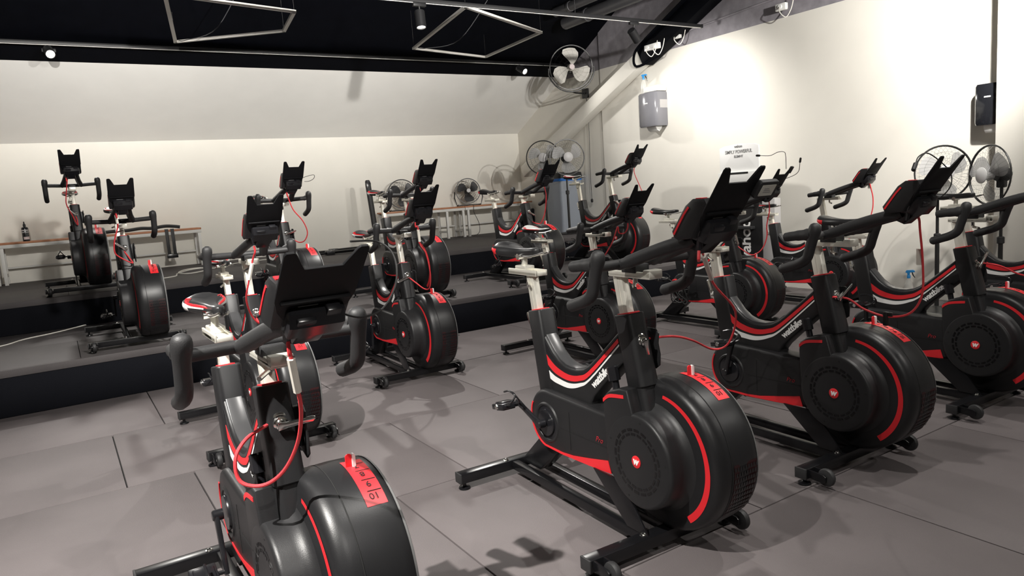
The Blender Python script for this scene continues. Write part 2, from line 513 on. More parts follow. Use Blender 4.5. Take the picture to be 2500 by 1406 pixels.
reg('white_stripe', both_sides(spline2([(-.486, .568), (-.45, .551), (-.414, .541), (-.34, .534), (-.269, .548), (-.201, .581), (-.025, .733)])
                               + spline2([(-.024, .727), (-.201, .572), (-.269, .533), (-.34, .514), (-.414, .517), (-.45, .523), (-.481, .534)]), .0342, .0012), 'white')
ROTX = Matrix.Rotation(PI/2, 4, 'X')
m = text_mesh('wattbike', .0405, .0006, .0012, .0, 'lettering', 'LEFT', .92)
ang = math.atan2(.118, .142)
place_text(m, Matrix.Translation((-.179, -.0352, .545)) @ Matrix.Rotation(-ang, 4, 'Y') @ ROTX, 'white')
ME['wattbike_lettering'] = m

# chain guard
gl = arc(-.468, .362, .124, math.radians(80), math.radians(262), 16)
gp = gl+[(-.369, .239), (-.20, .247), (-.05, .258), (.08, .30), (.08, .44), (-.04, .474), (-.20, .478), (-.35, .482)]
reg('chain_guard', MB().prism(gp, -.062, .045, bev=.016, seg=3), 'plastic')
mb = MB()
mb.lathe([(.066, .0), (.070, -.006), (.078, -.007), (.083, -.002), (.083, .004)], (-.468, -.060, .352), 'y', 32)
reg('crank_housing', mb, 'plastic')
mb = MB().lathe([(0, -.0625), (.066, -.0625), (.070, -.061)], (-.468, 0, .352), 'y', 32)
mb.lathe([(0, -.071), (.052, -.071), (.054, -.068), (.054, -.060)], (-.468, 0, .352), 'y', 32)
reg('chainring_disc', mb, 'plastic_gloss')
ra = arc(-.468, .362, .1155, math.radians(150), math.radians(258), 14)
rb = arc(-.468, .362, .1085, math.radians(258), math.radians(150), 14)
rp = ra+[(-.369, .2465), (-.20, .2535), (-.068, .262), (-.083, .306), (-.20, .281), (-.30, .262), (-.369, .2555)]+rb
reg('guard_trim', MB().prism(rp, -.0645, -.0618), 'red')
mb = MB().box(-.314, -.312, -.0632, -.062, .28, .43)
mb.box(-.375, -.06, -.0632, -.062, .3515, .3530)
reg('guard_seam', mb, 'void')
m = text_mesh('Pro', .029, .0005, -.0003, .3)
place_text(m, Matrix.Translation((-.150, -.0634, .362)) @ ROTX, 'dim_red')
ME['pro_lettering'] = m

# hub neck (shoulder) and hub cover
reg('hub_neck', MB().prism([(-.062, .36), (-.070, .52), (-.064, .553), (-.036, .577), (.02, .596), (.062, .598), (.09, .50), (.12, .36)], -.083, -.02, bev=.008, seg=3), 'plastic')
mb = MB()
nb = spline2([(-.066, .545), (-.03, .567), (.045, .578)], 5)+spline2([(.045, .566), (-.03, .554), (-.066, .531)], 5)
mb.prism(nb, -.0845, -.0822)
reg('neck_trim', mb, 'red')
reg('hub_cover', MB().lathe([(0, -.084), (.149, -.084), (.157, -.082), (.1615, -.077), (.163, -.070), (.163, -.036), (.166, -.018), (.176, -.002), (.192, .006), (.198, .0085)], (HX, 0, HZ), 'y', 56), 'plastic')
for nm, R0, R1 in (('slot_inner', .0895, .0975), ('slot_outer', .1045, .1130)):
    a1 = math.radians(13)
    reg(nm, MB().prism(arc(0, 0, R1, 0, a1, 3)+arc(0, 0, R0, a1, 0, 3), -.0850, -.083), 'slot_black')
mb = MB()
for R0, R1, off in ((.092, .098, 0), (.106, .113, 8)):
    for k in range(20):
        a = math.radians(k*18+off)
        a1 = a+math.radians(13)
        pts = arc(HX, HZ, R1, a, a1, 3)+arc(HX, HZ, R0, a1, a, 3)
        mb.prism(pts, -.0854, -.083)
reg('vent_slots', mb, 'slot_black')
reg('screw_hole', MB().lathe([(0, -.0846), (.004, -.0846), (.004, -.083)], (0, 0, 0), 'y', 8), 'void')
reg('badge', MB().lathe([(0, -.0875), (.0195, -.0875), (.021, -.0865), (.021, -.084)], (HX, 0, HZ), 'y', 28), 'red')
m = text_mesh('w', .036, .0004, .0014, .2, 'badge_letter', 'CENTER')
place_text(m, Matrix.Translation((HX-.001, -.0877, HZ-.0085)) @ ROTX, 'white')
ME['badge_letter'] = m

# fan drum
DC = (.103, 0, .361)
reg('fan_drum', MB().lathe([(.15, .000), (.190, .003), (.200, .0085), (.222, .012), (.238, .015), (.249, .021), (.2565, .032), (.2605, .046), (.2615, .056), (.2615, .072), (.262, .12), (.2595, .172), (.2555, .193), (.249, .202), (.238, .205), (0, .207)], DC, 'y', 72), 'drum_plastic')
reg('lit_drum_edge', MB().lathe([(.249, .1985), (.2565, .1955), (.2545, .2015), (.249, .2045)], DC, 'y', 72), 'lit_rim_grey')  # grey ring painting the lit edge of the left side plate
reg('drum_seam', MB().lathe([(.2626, .0735), (.2629, .074), (.2629, .0755), (.2626, .076)], DC, 'y', 72), 'void')
mb = MB()
def arcstrip(r0f, r1f, y0f, y1f, a0, a1, n, mb):
    vs = []; fs = []
    for k in range(n+1):
        t = k/n; a = math.radians(a0+(a1-a0)*t)
        for r, y in ((r0f(t), y0f(t)), (r1f(t), y1f(t))):
            vs.append((DC[0]+r*math.cos(a), y, DC[2]+r*math.sin(a)))
    for k in range(n):
        fs.append((2*k, 2*k+1, 2*k+3, 2*k+2))
    mb.add(vs, fs)
arcstrip(lambda t: .207+.004*t, lambda t: .218+.016*t, lambda t: .0092+.0003*t, lambda t: .0102+.0028*t, 82, -55, 40, mb)
reg('drum_trim', mb, 'red')
mb = MB()
for k in range(24):
    pass
arcstrip(lambda t: .2628, lambda t: .2595, lambda t: .125, lambda t: .178, 92, 51, 24, mb)
reg('resistance_scale', mb, 'red')
mb = MB()
for i, s in enumerate(('10', '9', '8', '7', '6')):
    a = math.radians(58.5+i*8.5)
    m = text_mesh(s, .026, .0003, .0, 0, 'n', 'CENTER')
    r = .2622
    # rider reads it from above: text up points backwards along the drum
    nrm = Vector((math.cos(a), 0, math.sin(a))); upv = Vector((-math.sin(a), 0, math.cos(a))) ; rgt = upv.cross(nrm)
    M = Matrix(((-rgt.x, -upv.x, nrm.x, DC[0]+nrm.x*r), (-rgt.y, -upv.y, nrm.y, .152), (-rgt.z, -upv.z, nrm.z, DC[2]+nrm.z*r), (0, 0, 0, 1)))
    b = bmesh.new(); b.from_mesh(m); b.transform(M); mb.bm(b); bpy.data.meshes.remove(m)
    for w0 in (.0015,):
        a2 = a+math.radians(1.6)
        arcstrip(lambda t: .2632, lambda t: .2608, lambda t: .14, lambda t: .176, math.degrees(a2)-.25, math.degrees(a2)+.25, 1, mb)
reg('scale_print', mb, 'void')
mb = MB()
a = math.radians(84)
for (y0, y1, th, mi) in ((.128, .146, .004, 0), (.1465, .1505, .006, 1)):
    pts = rrect(0, 0, .0085, .021, .9, 4)
    vs = [(DC[0]+.262*math.cos(a)-th/2, y0+(y1-y0)/2+p[0]*(.5 if mi else 1), DC[2]+.262*math.sin(a)+.012+p[1]) for p in pts]
    vs2 = [(q[0]+th+(.004 if mi else 0), q[1], q[2]) for q in vs]
    mb.loft([vs, vs2], mi=mi)
reg('resistance_lever', mb, ['red', 'white'])
mb = MB()
for r in range(10):
    for c in range(9):
        a0 = 3-r*4.2; a1 = a0-2.7
        y0 = .084+c*.0118+(.0058 if r % 2 else 0)
        if y0+.009 > .190: continue
        rr = .2632
        arcstrip(lambda t: rr, lambda t: rr-.001, lambda t: y0, lambda t: y0+.009, a0, a1, 1, mb)
reg('vent_grille', mb, 'grille')
mb = MB()
arcstrip(lambda t: .2624, lambda t: .2596, lambda t: .082, lambda t: .188, 5, -40, 16, mb)
reg('grille_backing', mb, 'grille_red')

# knob, side bracket, clamp
mb = MB()
mb.tube([(-.040, -.040, .555), (-.052, -.040, .615)], .013, 12)
mb.tube([(-.0495, -.040, .600), (-.0505, -.040, .603), (-.0605, -.040, .648), (-.0615, -.040, .651)], [.018, .0215, .0215, .018], 10)
reg('adjuster_knob', mb, 'plastic_gloss')
mb = MB()
pts = [(.02, .655), (.055, .645), (.075, .66), (.078, .70), (.07, .735), (.075, .77), (.06, .785), (.02, .785)]
mb.prism(pts, .055, .061, bev=.002)
mb.box(.01, .03, .03, .06, .67, .775, bev=.003)
mb.prism(rrect(.055, .69, .010, .010, .5), .0612, .0640)
mb.prism(rrect(.055, .75, .010, .010, .5), .0612, .0640)
reg('side_bracket', mb, 'plastic')
mb = MB().lathe([(.026, 0), (.026, .004), (.022, .007), (.020, .007)], (0, 0, 0), 'x', 20)
mb.lathe([(0, .030), (.010, .030), (.014, .027), (.014, .018), (.018, .016), (.018, .004)], (0, 0, 0), 'x', 16)
reg('clamp_boss', mb, 'chrome')
mb = MB()
mb.prism([(-.011, -.011), (.012, -.007), (.075, -.005), (.082, .0), (.082, .006), (.075, .008), (.012, .008), (-.011, .011)], -.005, .005, bev=.002)
reg('clamp_lever', mb, 'chrome')      # in xz, pivot at 0

# seat
mb = MB().box(-.024, .024, -.015, .015, -.21, .14, bev=.003)
mb.box(-.0022, .0022, -.0158, -.0145, -.2, .135)
reg('seat_post', mb, 'alu')
mb = MB().box(-.15, .065, -.028, .028, 0, .016, bev=.003)
mb.box(-.15, .065, -.028, -.020, .0, .024, bev=.002); mb.box(-.15, .065, .020, .028, .0, .024, bev=.002)
mb.box(-.10, -.02, -.024, .024, .016, .038, bev=.004)
mb.tube([(-.06, 0, .03), (-.06, 0, .075)], .013, 12)
reg('seat_slider', mb, 'alu')
mb = MB()
mb.tube([(-.06, -.033, .076), (-.06, .033, .076)], .013, 12)
for s in (-1, 1):
    mb.tube(smooth_path([(.11, s*.014, .097), (.02, s*.022, .080), (-.08, s*.022, .080), (-.16, s*.03, .098)], 4), .0045, 8)
reg('saddle_clamp', mb, 'chrome')
mb = MB()
mb.tube([(.0, 0, -.012), (.0, 0, -.03)], .007, 8); mb.tube([(0, -.002, -.03), (.02, -.015, -.034), (.055, -.035, -.04)], .006, 8)
reg('slider_lever', mb, 'chrome')
# saddle: local origin at slider top centre ; nose +x
secs = []
NS = 18
def sad_w(t):   # t 0 tail .. 1 nose
    a = .052*math.exp(-((t-.10)/.27)**2)+.020
    if t > .9: a *= math.sqrt(max(0.0, 1-((t-.9)/.1)**2))*.75+.25
    if t < .08: a *= .72+.28*math.sqrt(1-((.08-t)/.08)**2)
    return a
for i in range(NS+1):
    t = i/NS
    x = -.205+.285*t; wv = sad_w(t)
    zt = .128+.016*(1-t)**2-.010*math.sin(PI*t)+(-.008*max(0, (t-.8)/.2)**2)
    th = .050-.016*t
    if t < .06 or t > .95: th *= .75
    ring = []
    for k in range(16):
        a = 2*PI*k/16; cy, sz = math.cos(a), math.sin(a)
        yy = wv*math.copysign(abs(cy)**.75, cy)
        zz = zt-th*.35+(th*.35*math.copysign(abs(sz)**.6, sz) if sz > 0 else th*.65*math.copysign(abs(sz)**.8, sz))
        zz -= .012*(cy*cy)*(1-t)
        if sz > 0: zz -= .006*math.exp(-(cy/.25)**2)*(1 if .1 < t < .75 else 0)
        ring.append((x, yy, zz))
    secs.append(ring)
def saddle_mesh(key, tailmi):
    m = MB(); m.loft(secs)
    for fi, f in enumerate(m.f):
        if len(f) != 4: continue
        i = fi//16; k = fi % 16
        up_k = 0 < k < 7
        if tailmi == 1:
            if i <= 2 and k in (0, 7, 8, 15): m.m[fi] = 1
        elif tailmi == 2:
            if i <= 3 and not up_k: m.m[fi] = 2
            if 3 <= i < 9 and k in (0, 7): m.m[fi] = 2
        else:
            if up_k: m.m[fi] = 2
    ME[key] = m.mesh(key, ['saddle_black', 'red', 'silver_vinyl'], 60)
saddle_mesh('saddle_red_tail', 1)
saddle_mesh('saddle_red_lines', 2)
saddle_mesh('saddle_silver', 3)
def saddle_pt(i, ang):
    """point on the saddle skin, i section index (float), ang degrees around the section"""
    a = ang/22.5; k0 = int(math.floor(a)) % 16; f = a-math.floor(a)
    i0 = min(int(i), NS-1); g = i-i0
    q = [Vector(secs[i0+u_][(k0+v_) % 16]) for u_ in (0, 1) for v_ in (0, 1)]
    return (q[0].lerp(q[1], f)).lerp(q[2].lerp(q[3], f), g)
for si, sn in ((1, 'l'), (-1, 'r')):
    for j_, (a_in, a_out) in enumerate(((58, 16), (50, 22), (42, 28))):
        path = []
        for q in range(15):
            u_ = q/14
            ii = 11.5-j_*.8-(10.2-j_*1.3)*math.sin(PI*.5*min(1, u_*1.25)) if u_ < .8 else 1.3+j_*.5
            an = a_out+(a_in-a_out)*max(0, (u_-.35)/.65)
            if u_ >= .8: ii = 1.3+j_*.5+(u_-.8)*6
            path.append(saddle_pt(ii, an if si > 0 else 180-an)+Vector((0, 0, .0006)))
        ME['piping_%s%d' % (sn, j_)] = MB().tube(path, .0016, 5).mesh('piping', ['red'])

# handlebar assembly (reference heights, bike frame)
mb = MB().box(-.023, .023, -.015, .015, -.22, .125, bev=.003)
mb.box(-.0022, .0022, -.0158, -.0145, -.2, .12)
reg('handlebar_post', mb, 'alu')
mb = MB().box(-.072, .137, -.028, .028, .966, .978, bev=.002)
mb.box(-.072, .137, -.028, -.020, .970, .988, bev=.002); mb.box(-.072, .137, .020, .028, .970, .988, bev=.002)
mb.box(.105, .139, -.028, .028, .970, .996, bev=.004)
reg('handlebar_slider', mb, 'alu')
mb = MB()
mb.tube([(.035, 0, .966), (.035, 0, .945)], .008, 10); mb.tube([(.035, 0, .945), (.05, -.02, .942), (.085, -.045, .938)], .0065, 8)
reg('bar_lever', mb, 'chrome')
mb = MB().box(.0, .075, -.03, .03, .982, 1.012, bev=.005)
reg('bar_clamp', mb, 'rubber')
mb = MB()
mb.tube(smooth_path([(.088, -.205, 1.022), (.07, -.15, 1.020), (.045, -.075, 1.017), (.04, 0, 1.016), (.045, .075, 1.017), (.07, .15, 1.020), (.088, .205, 1.022)], 4), .0165, 12)
for s in (-1, 1):
    mb.tube(smooth_path([(.045, s*.074, 1.015), (.085, s*.066, 1.026), (.16, s*.052, 1.052), (.24, s*.043, 1.076), (.315, s*.036, 1.094), (.345, s*.03, 1.102)], 4), [.018]*4+[.0215]*14+[.018]*3, 12)
reg('handlebar', mb, 'rubber')
for s, nm in ((-1, 'grip_right'), (1, 'grip_left')):
    mb = MB()
    pts = smooth_path([(.108, s*.203, 1.077), (.103, s*.205, 1.046), (.094, s*.207, 1.012), (.082, s*.207, .975), (.068, s*.207, .938), (.035, s*.207, .916), (-.012, s*.206, .900), (-.058, s*.205, .886)], 4)
    n = len(pts); rad = []
    for i in range(n):
        t = i/(n-1)
        r = .0285-.0085*min(1, t/.3)
        if i < 5: r *= (.30, .66, .84, .94, .99)[i]
        if t > .985: r *= .72
        rad.append(r)
    mb.tube(pts, rad, 14)
    mb.tube(smooth_path([(.092, s*.205, 1.032), (.055, s*.206, 1.030), (.015, s*.206, 1.026), (-.022, s*.206, 1.021), (-.030, s*.206, 1.020)], 3), [.025]*3+[.021]*3+[.019]*3+[.018]*3+[.011], 12)
    reg(nm, mb, 'rubber')

# console with tablet plate
mb = MB()
mb.prism([(.298, 1.128), (.306, 1.108), (.320, 1.102), (.375, 1.108), (.412, 1.162), (.440, 1.205), (.432, 1.220), (.384, 1.220), (.356, 1.202)], -.078, .078, bev=.006)
reg('console', mb, 'plastic')
for s, nm in ((-1, 'trim_r'), (1, 'trim_l')):
    y0, y1 = (s*.0775, s*.0795)
    reg(nm, MB().prism(offset_strip([(.3085, 1.119), (.330, 1.148), (.352, 1.177), (.371, 1.197)], -.0032, .0032), min(y0, y1), max(y0, y1)), 'red')
reg('trim_t', MB().box(.392, .412, -.07, -.045, 1.2195, 1.222), 'red')
dirp = Vector((.587, .81))
ang_p = math.atan2(.81, .587)
outline = [(-.050, -.012), (-.072, .028), (-.080, .062), (-.080, .198), (-.076, .205), (-.062, .205), (-.057, .200), (-.037, .155), (.037, .155), (.057, .200), (.062, .205), (.076, .205), (.080, .198), (.080, .062), (.072, .028), (.050, -.012)]
b = MB()
# outline in (u=y, w=along plane); extrude along plane normal
PM = Matrix(((0, .81, .587, .392), (1, 0, 0, 0), (0, -.587, .81, 1.132), (0, 0, 0, 1)))   # local x->y, local y->normal, local z->up the plane
b.prism(outline, -.003, .003, bev=.0012, mtx=PM)
b.box(-.070, .070, .002, .010, .056, .062, bev=.001, mtx=PM)
reg('tablet_plate', b, 'matte_black')
mb = MB()
for i in range(4):
    mb.box(-.032, .02-.012*(i % 2), .0032, .0036, .020+i*.006, .0225+i*.006, mtx=PM)
reg('rating_label', mb, 'print_grey')
mb = MB()
mb.prism([(.315, 1.075), (.352, 1.058), (.405, 1.100), (.415, 1.130), (.360, 1.135)], -.030, .030, bev=.005)
mb.prism([(.335, 1.108), (.40, 1.09), (.428, 1.120), (.430, 1.150), (.405, 1.168), (.36, 1.15)], -.055, .062, bev=.008)
mb.box(.02, .05, .002, .026, .0, .045, bev=.003, mtx=PM)
mb.box(-.04, .0, .002, .034, .005, .03, bev=.004, mtx=PM)
mb.tube([(.385, -.048, 1.135), (.372, -.044, 1.075)], [.010, .008], 10)
reg('console_mount', mb, 'plastic_gloss')

# crank + pedal, pivot at crank axis (0,0,0), pointing +x, right side (y negative outward)
def crank(key, s):
    m = MB()
    y = s*.098
    m.lathe([(0, s*.078 if s < 0 else .05), (.017, s*.078 if s < 0 else .05), (.017, s*.106), (.013, s*.110), (0, s*.110)], (0, 0, 0), 'y', 18)
    m.loft([[(x, y+(q[0]), q[1]) for q in rrect(0, 0, .0075, h, .6, 2)] for x, h in ((-.012, .012), (0, .0165), (.05, .012), (.12, .0105), (.165, .013), (.178, .010))])
    ME[key] = m.mesh(key, ['plastic_gloss'], 40)
crank('crank_right', -1); crank('crank_left', 1)
def pedal(key, s):
    m = MB()
    m.tube([(0, s*.10, 0), (0, s*.205, 0)], .0065, 8)
    m.box(-.045, .045, s*.122 if s > 0 else -.20, .20 if s > 0 else s*.122, -.011, .011, bev=.004)
    m.box(-.03, .03, s*.13 if s > 0 else -.19, .19 if s > 0 else s*.13, -.018, .018, bev=.004)
    # toe cage
    for yy in (.140, .180):
        m.tube(smooth_path([(.04, s*yy, .0), (.085, s*yy, .012), (.095, s*.16, .040), (.055, s*.16, .058), (.01, s*.16, .055)], 4), .004, 6)
    ME[key] = m.mesh(key, ['plastic_gloss'], 40)
pedal('pedal_right', -1); pedal('pedal_left', 1)
mb = MB().lathe([(0, -.2055), (.009, -.2055), (.010, -.203), (.010, -.197), (0, -.197)], (0, 0, 0), 'y', 10)
reg('pedal_end', mb, 'chrome')

# ================================================================== BIKES
CABLE = {
'B':[(0.343,-0.030,1.117),(0.241,0.100,1.053),(-0.002,0.400,0.893),(-0.170,0.700,0.723),(-0.254,0.750,0.573),(-0.316,0.720,0.538),(-0.168,0.450,0.645),(-0.015,0.200,0.724),(0.045,0.000,0.754)],
'C':[(0.367,0.000,1.111),(0.343,0.100,1.023),(0.327,0.150,0.890),(0.325,0.150,0.760),(0.288,0.130,0.685),(0.207,0.110,0.666),(0.135,0.070,0.694),(0.082,0.040,0.737),(0.059,-0.030,0.753)],
'D':[(0.380,0.02,1.10),(0.30,0.35,0.95),(0.23,0.45,0.78),(0.16,0.35,0.670),(0.134,0.270,0.674),(0.101,0.120,0.736),(0.053,-0.000,0.763)],
'A':[(0.360,-0.044,1.056),(0.360,-0.038,0.982),(0.340,-0.027,0.916),(0.300,-0.012,0.841),(0.250,-0.014,0.755),(0.200,-0.040,0.680),(0.160,-0.080,0.645),(0.130,-0.122,0.657),(0.120,-0.125,0.710),(0.100,-0.091,0.745),(0.050,-0.028,0.752)],
'G':[(0.360,-0.045,1.167),(0.330,-0.048,1.045),(0.280,-0.069,0.933),(0.220,-0.075,0.849),(0.140,-0.044,0.761),(0.100,-0.004,0.705),(0.055,-0.003,0.733)],
'H':[(0.370,-0.045,1.185),(0.360,-0.026,1.092),(0.340,-0.012,0.982),(0.320,0.034,0.912),(0.300,0.061,0.782),(0.250,0.071,0.679),(0.200,0.055,0.666),(0.120,0.029,0.707),(0.045,0.002,0.752)],
'M':[(0.370,-0.056,1.122),(0.350,-0.066,1.019),(0.250,-0.078,0.835),(0.150,-0.039,0.694),(0.050,0.0,0.735)],
'K':[(0.370,-0.056,1.073),(0.360,-0.048,1.005),(0.330,-0.040,0.926),(0.280,-0.071,0.821),(0.240,-0.079,0.746),(0.200,-0.057,0.704),(0.140,0.027,0.644),(0.100,0.015,0.682),(0.045,-0.02,0.749)],
'P':[(0.370,-0.050,1.106),(0.360,-0.037,1.044),(0.300,-0.062,0.914),(0.250,-0.066,0.838),(0.180,-0.034,0.749),(0.120,-0.002,0.657),(0.090,0.001,0.707),(0.045,-0.012,0.759)],
'L':[(0.370,-0.062,1.145),(0.360,-0.043,1.081),(0.340,-0.004,0.951),(0.300,0.077,0.848),(0.250,0.119,0.754),(0.200,0.106,0.688),(0.140,0.079,0.672),(0.080,0.056,0.690),(0.045,0.025,0.709)],
'O':[(0.352,-0.020,1.068),(0.352,0.000,0.983),(0.329,0.030,0.894),(0.252,0.060,0.747),(0.179,0.060,0.644),(0.131,0.050,0.632),(0.077,0.020,0.659),(0.045,-0.000,0.743)],
'N':[(0.339,0.000,1.198),(0.326,0.030,1.070),(0.376,0.060,0.913),(0.398,0.060,0.835),(0.30,0.05,.72),(.05,.0,.74)],
'F':[(0.344,-0.020,1.097),(0.341,0.000,1.051),(0.304,0.030,0.988),(0.245,0.050,0.951),(0.205,0.040,0.955),(0.207,0.030,0.995),(0.158,0.020,0.894),(0.116,0.000,0.824),(.05,.0,.76)],
'I':[(0.338,0.000,1.156),(0.345,0.030,1.089),(0.326,0.060,0.995),(0.293,0.070,0.885),(0.283,0.080,0.790),(0.242,0.070,0.695),(0.170,0.050,0.651),(0.100,0.030,0.687),(0.037,0.000,0.745)],
'J':[(0.366,0.000,1.176),(0.396,0.030,1.101),(0.405,0.050,0.996),(0.389,0.050,0.872),(0.317,0.040,0.715),(.05,0,.74)],
'E':[(0.366,0.000,1.12),(0.38,0.02,0.95),(0.30,0.03,0.75),(0.15,0.02,0.68),(.05,0,.75)],
}
AUX = {
'A':[[(0.380,0.050,1.085),(0.400,0.055,1.065),(0.420,0.069,1.051),(0.440,0.097,1.044),(0.450,0.136,1.057),(0.450,0.167,1.097),(0.440,0.179,1.139),(0.420,0.177,1.173),(0.40,0.155,1.193),(0.44,0.085,1.20)]],
'I':[[(0.203,0.070,1.234),(0.379,0.100,1.222),(0.478,0.120,1.242),(0.532,0.130,1.275),(0.546,0.130,1.342)],
     [(0.465,0.078,1.30),(0.455,0.090,1.394),(0.436,0.100,1.426),(0.383,0.100,1.430),(0.312,0.100,1.409),(0.221,0.100,1.417)]],
'C':[[(0.426,-0.080,1.274),(0.423,-0.060,1.296),(0.425,-0.020,1.309),(0.429,0.020,1.300),(0.449,0.060,1.264),(0.455,0.100,1.227),(0.453,0.100,1.182),(0.429,0.080,1.145),(0.414,0.050,1.150)]],
'L':[[(0.420,0.054,1.179),(0.420,0.129,1.199),(0.420,0.170,1.202),(0.420,0.163,1.174),(0.420,0.124,1.156),(0.420,0.088,1.156)]],
}
LABELS = {
'A': 'exercise bike nearest the camera at left, front wheel cut by the bottom edge',
'B': 'exercise bike in the front row centre with a small screen clipped to its tablet plate',
'C': 'exercise bike of the front row whose red cable is clipped to its own wheel',
'D': 'exercise bike of the front row whose right part is cut by the picture edge',
'E': 'exercise bike at the right edge, only saddle and rear frame visible before the pedestal fans',
'F': 'exercise bike on the floor directly behind the saddle of the centre front bike',
'G': 'exercise bike on the floor directly behind the large foreground bike at left',
'H': 'exercise bike on the floor standing right before the lower step, casting a handlebar shadow',
'I': 'exercise bike with two bent black sensor leads, in front of the white display sign',
'J': 'exercise bike close to the right wall, between the display stand and the pedestal fans',
'K': 'exercise bike on the lower step at far left, seen from the front',
'L': 'exercise bike on the lower step mostly hidden behind the foreground tablet plate',
'M': 'exercise bike on the lower step behind the floor bike with the handlebar shadow',
'N': 'exercise bike on the lower step with a silver saddle, before the blue bagged bin',
'O': 'exercise bike on the lower step left of the grey bin, by the bench fan',
'P': 'exercise bike on the upper step at far left beside the bench bottle',
}
# name: X, Y, rot deg, level, bar dz, seat dz, crank angle deg (right), saddle kind, clamp angle
BIKES = {
'A': (.41, 1.82, -89.6, 0, -.060, -.058, -68, 'saddle_red_lines', 0),
'B': (1.61, 1.81, -91.8, 0, .0, .0, 160, 'saddle_red_tail', -75),
'C': (2.70, 1.81, -91.2, 0, -.005, -.015, 72, 'saddle_red_lines', 35),
'D': (3.86, 1.80, -91.6, 0, .0, -.060, 92, 'saddle_red_tail', 55),
'E': (5.18, 1.82, -90.5, 0, .0, .010, 40, 'saddle_red_tail', 20),
'F': (3.13, 3.84, -89.7, 0, -.034, -.058, 60, 'saddle_silver', 0),
'G': (.82, 3.82, -89.6, 0, .040, -.045, 200, 'saddle_red_lines', 20),
'H': (2.01, 4.57, -91.1, 0, .055, -.005, -100, 'saddle_red_lines', 200),
'I': (4.54, 3.87, -88.4, 0, .005, -.020, 150, 'saddle_red_tail', 120),
'J': (5.83, 3.88, -90.4, 0, .040, -.060, 30, 'saddle_red_lines', 30),
'K': (.43, 5.97, -90.9, 1, -.065, .010, 240, 'saddle_silver', 140),
'L': (1.62, 6.05, -90.2, 1, .009, .030, 20, 'saddle_red_lines', 15),
'M': (2.73, 5.98, -90.5, 1, -.018, .012, -105, 'saddle_red_lines', 0),
'N': (5.44, 6.30, -88.4, 1, .070, .055, 200, 'saddle_silver', 150),
'O': (3.99, 5.96, -90.1, 1, -.070, -.055, -60, 'saddle_red_tail', -30),
'P': (.20, 7.71, -89.7, 2, .0, -.060, 180, 'saddle_red_lines', 135),
}
LV = [0, H1, H2]
GZ = .035        # bike parts are authored with the floor at z = GZ
TILT = {'A': 12.0}
BARROT = {}
def L(key, name, parent, loc=(0, 0, 0), rot=None):
    o = bpy.data.objects.new(name, ME[key])
    COL.objects.link(o)
    o.parent = parent
    o.location = loc
    if rot: o.rotation_euler = rot
    return o
LEAN_H, LEAN_S = math.atan(.20), math.atan(.17)
def bar_fix(k, p):
    pv = Vector((.04, 0, 1.016))
    return pv+Matrix.Rotation(math.radians(BARROT.get(k, 0)), 4, 'Y') @ (p-pv)
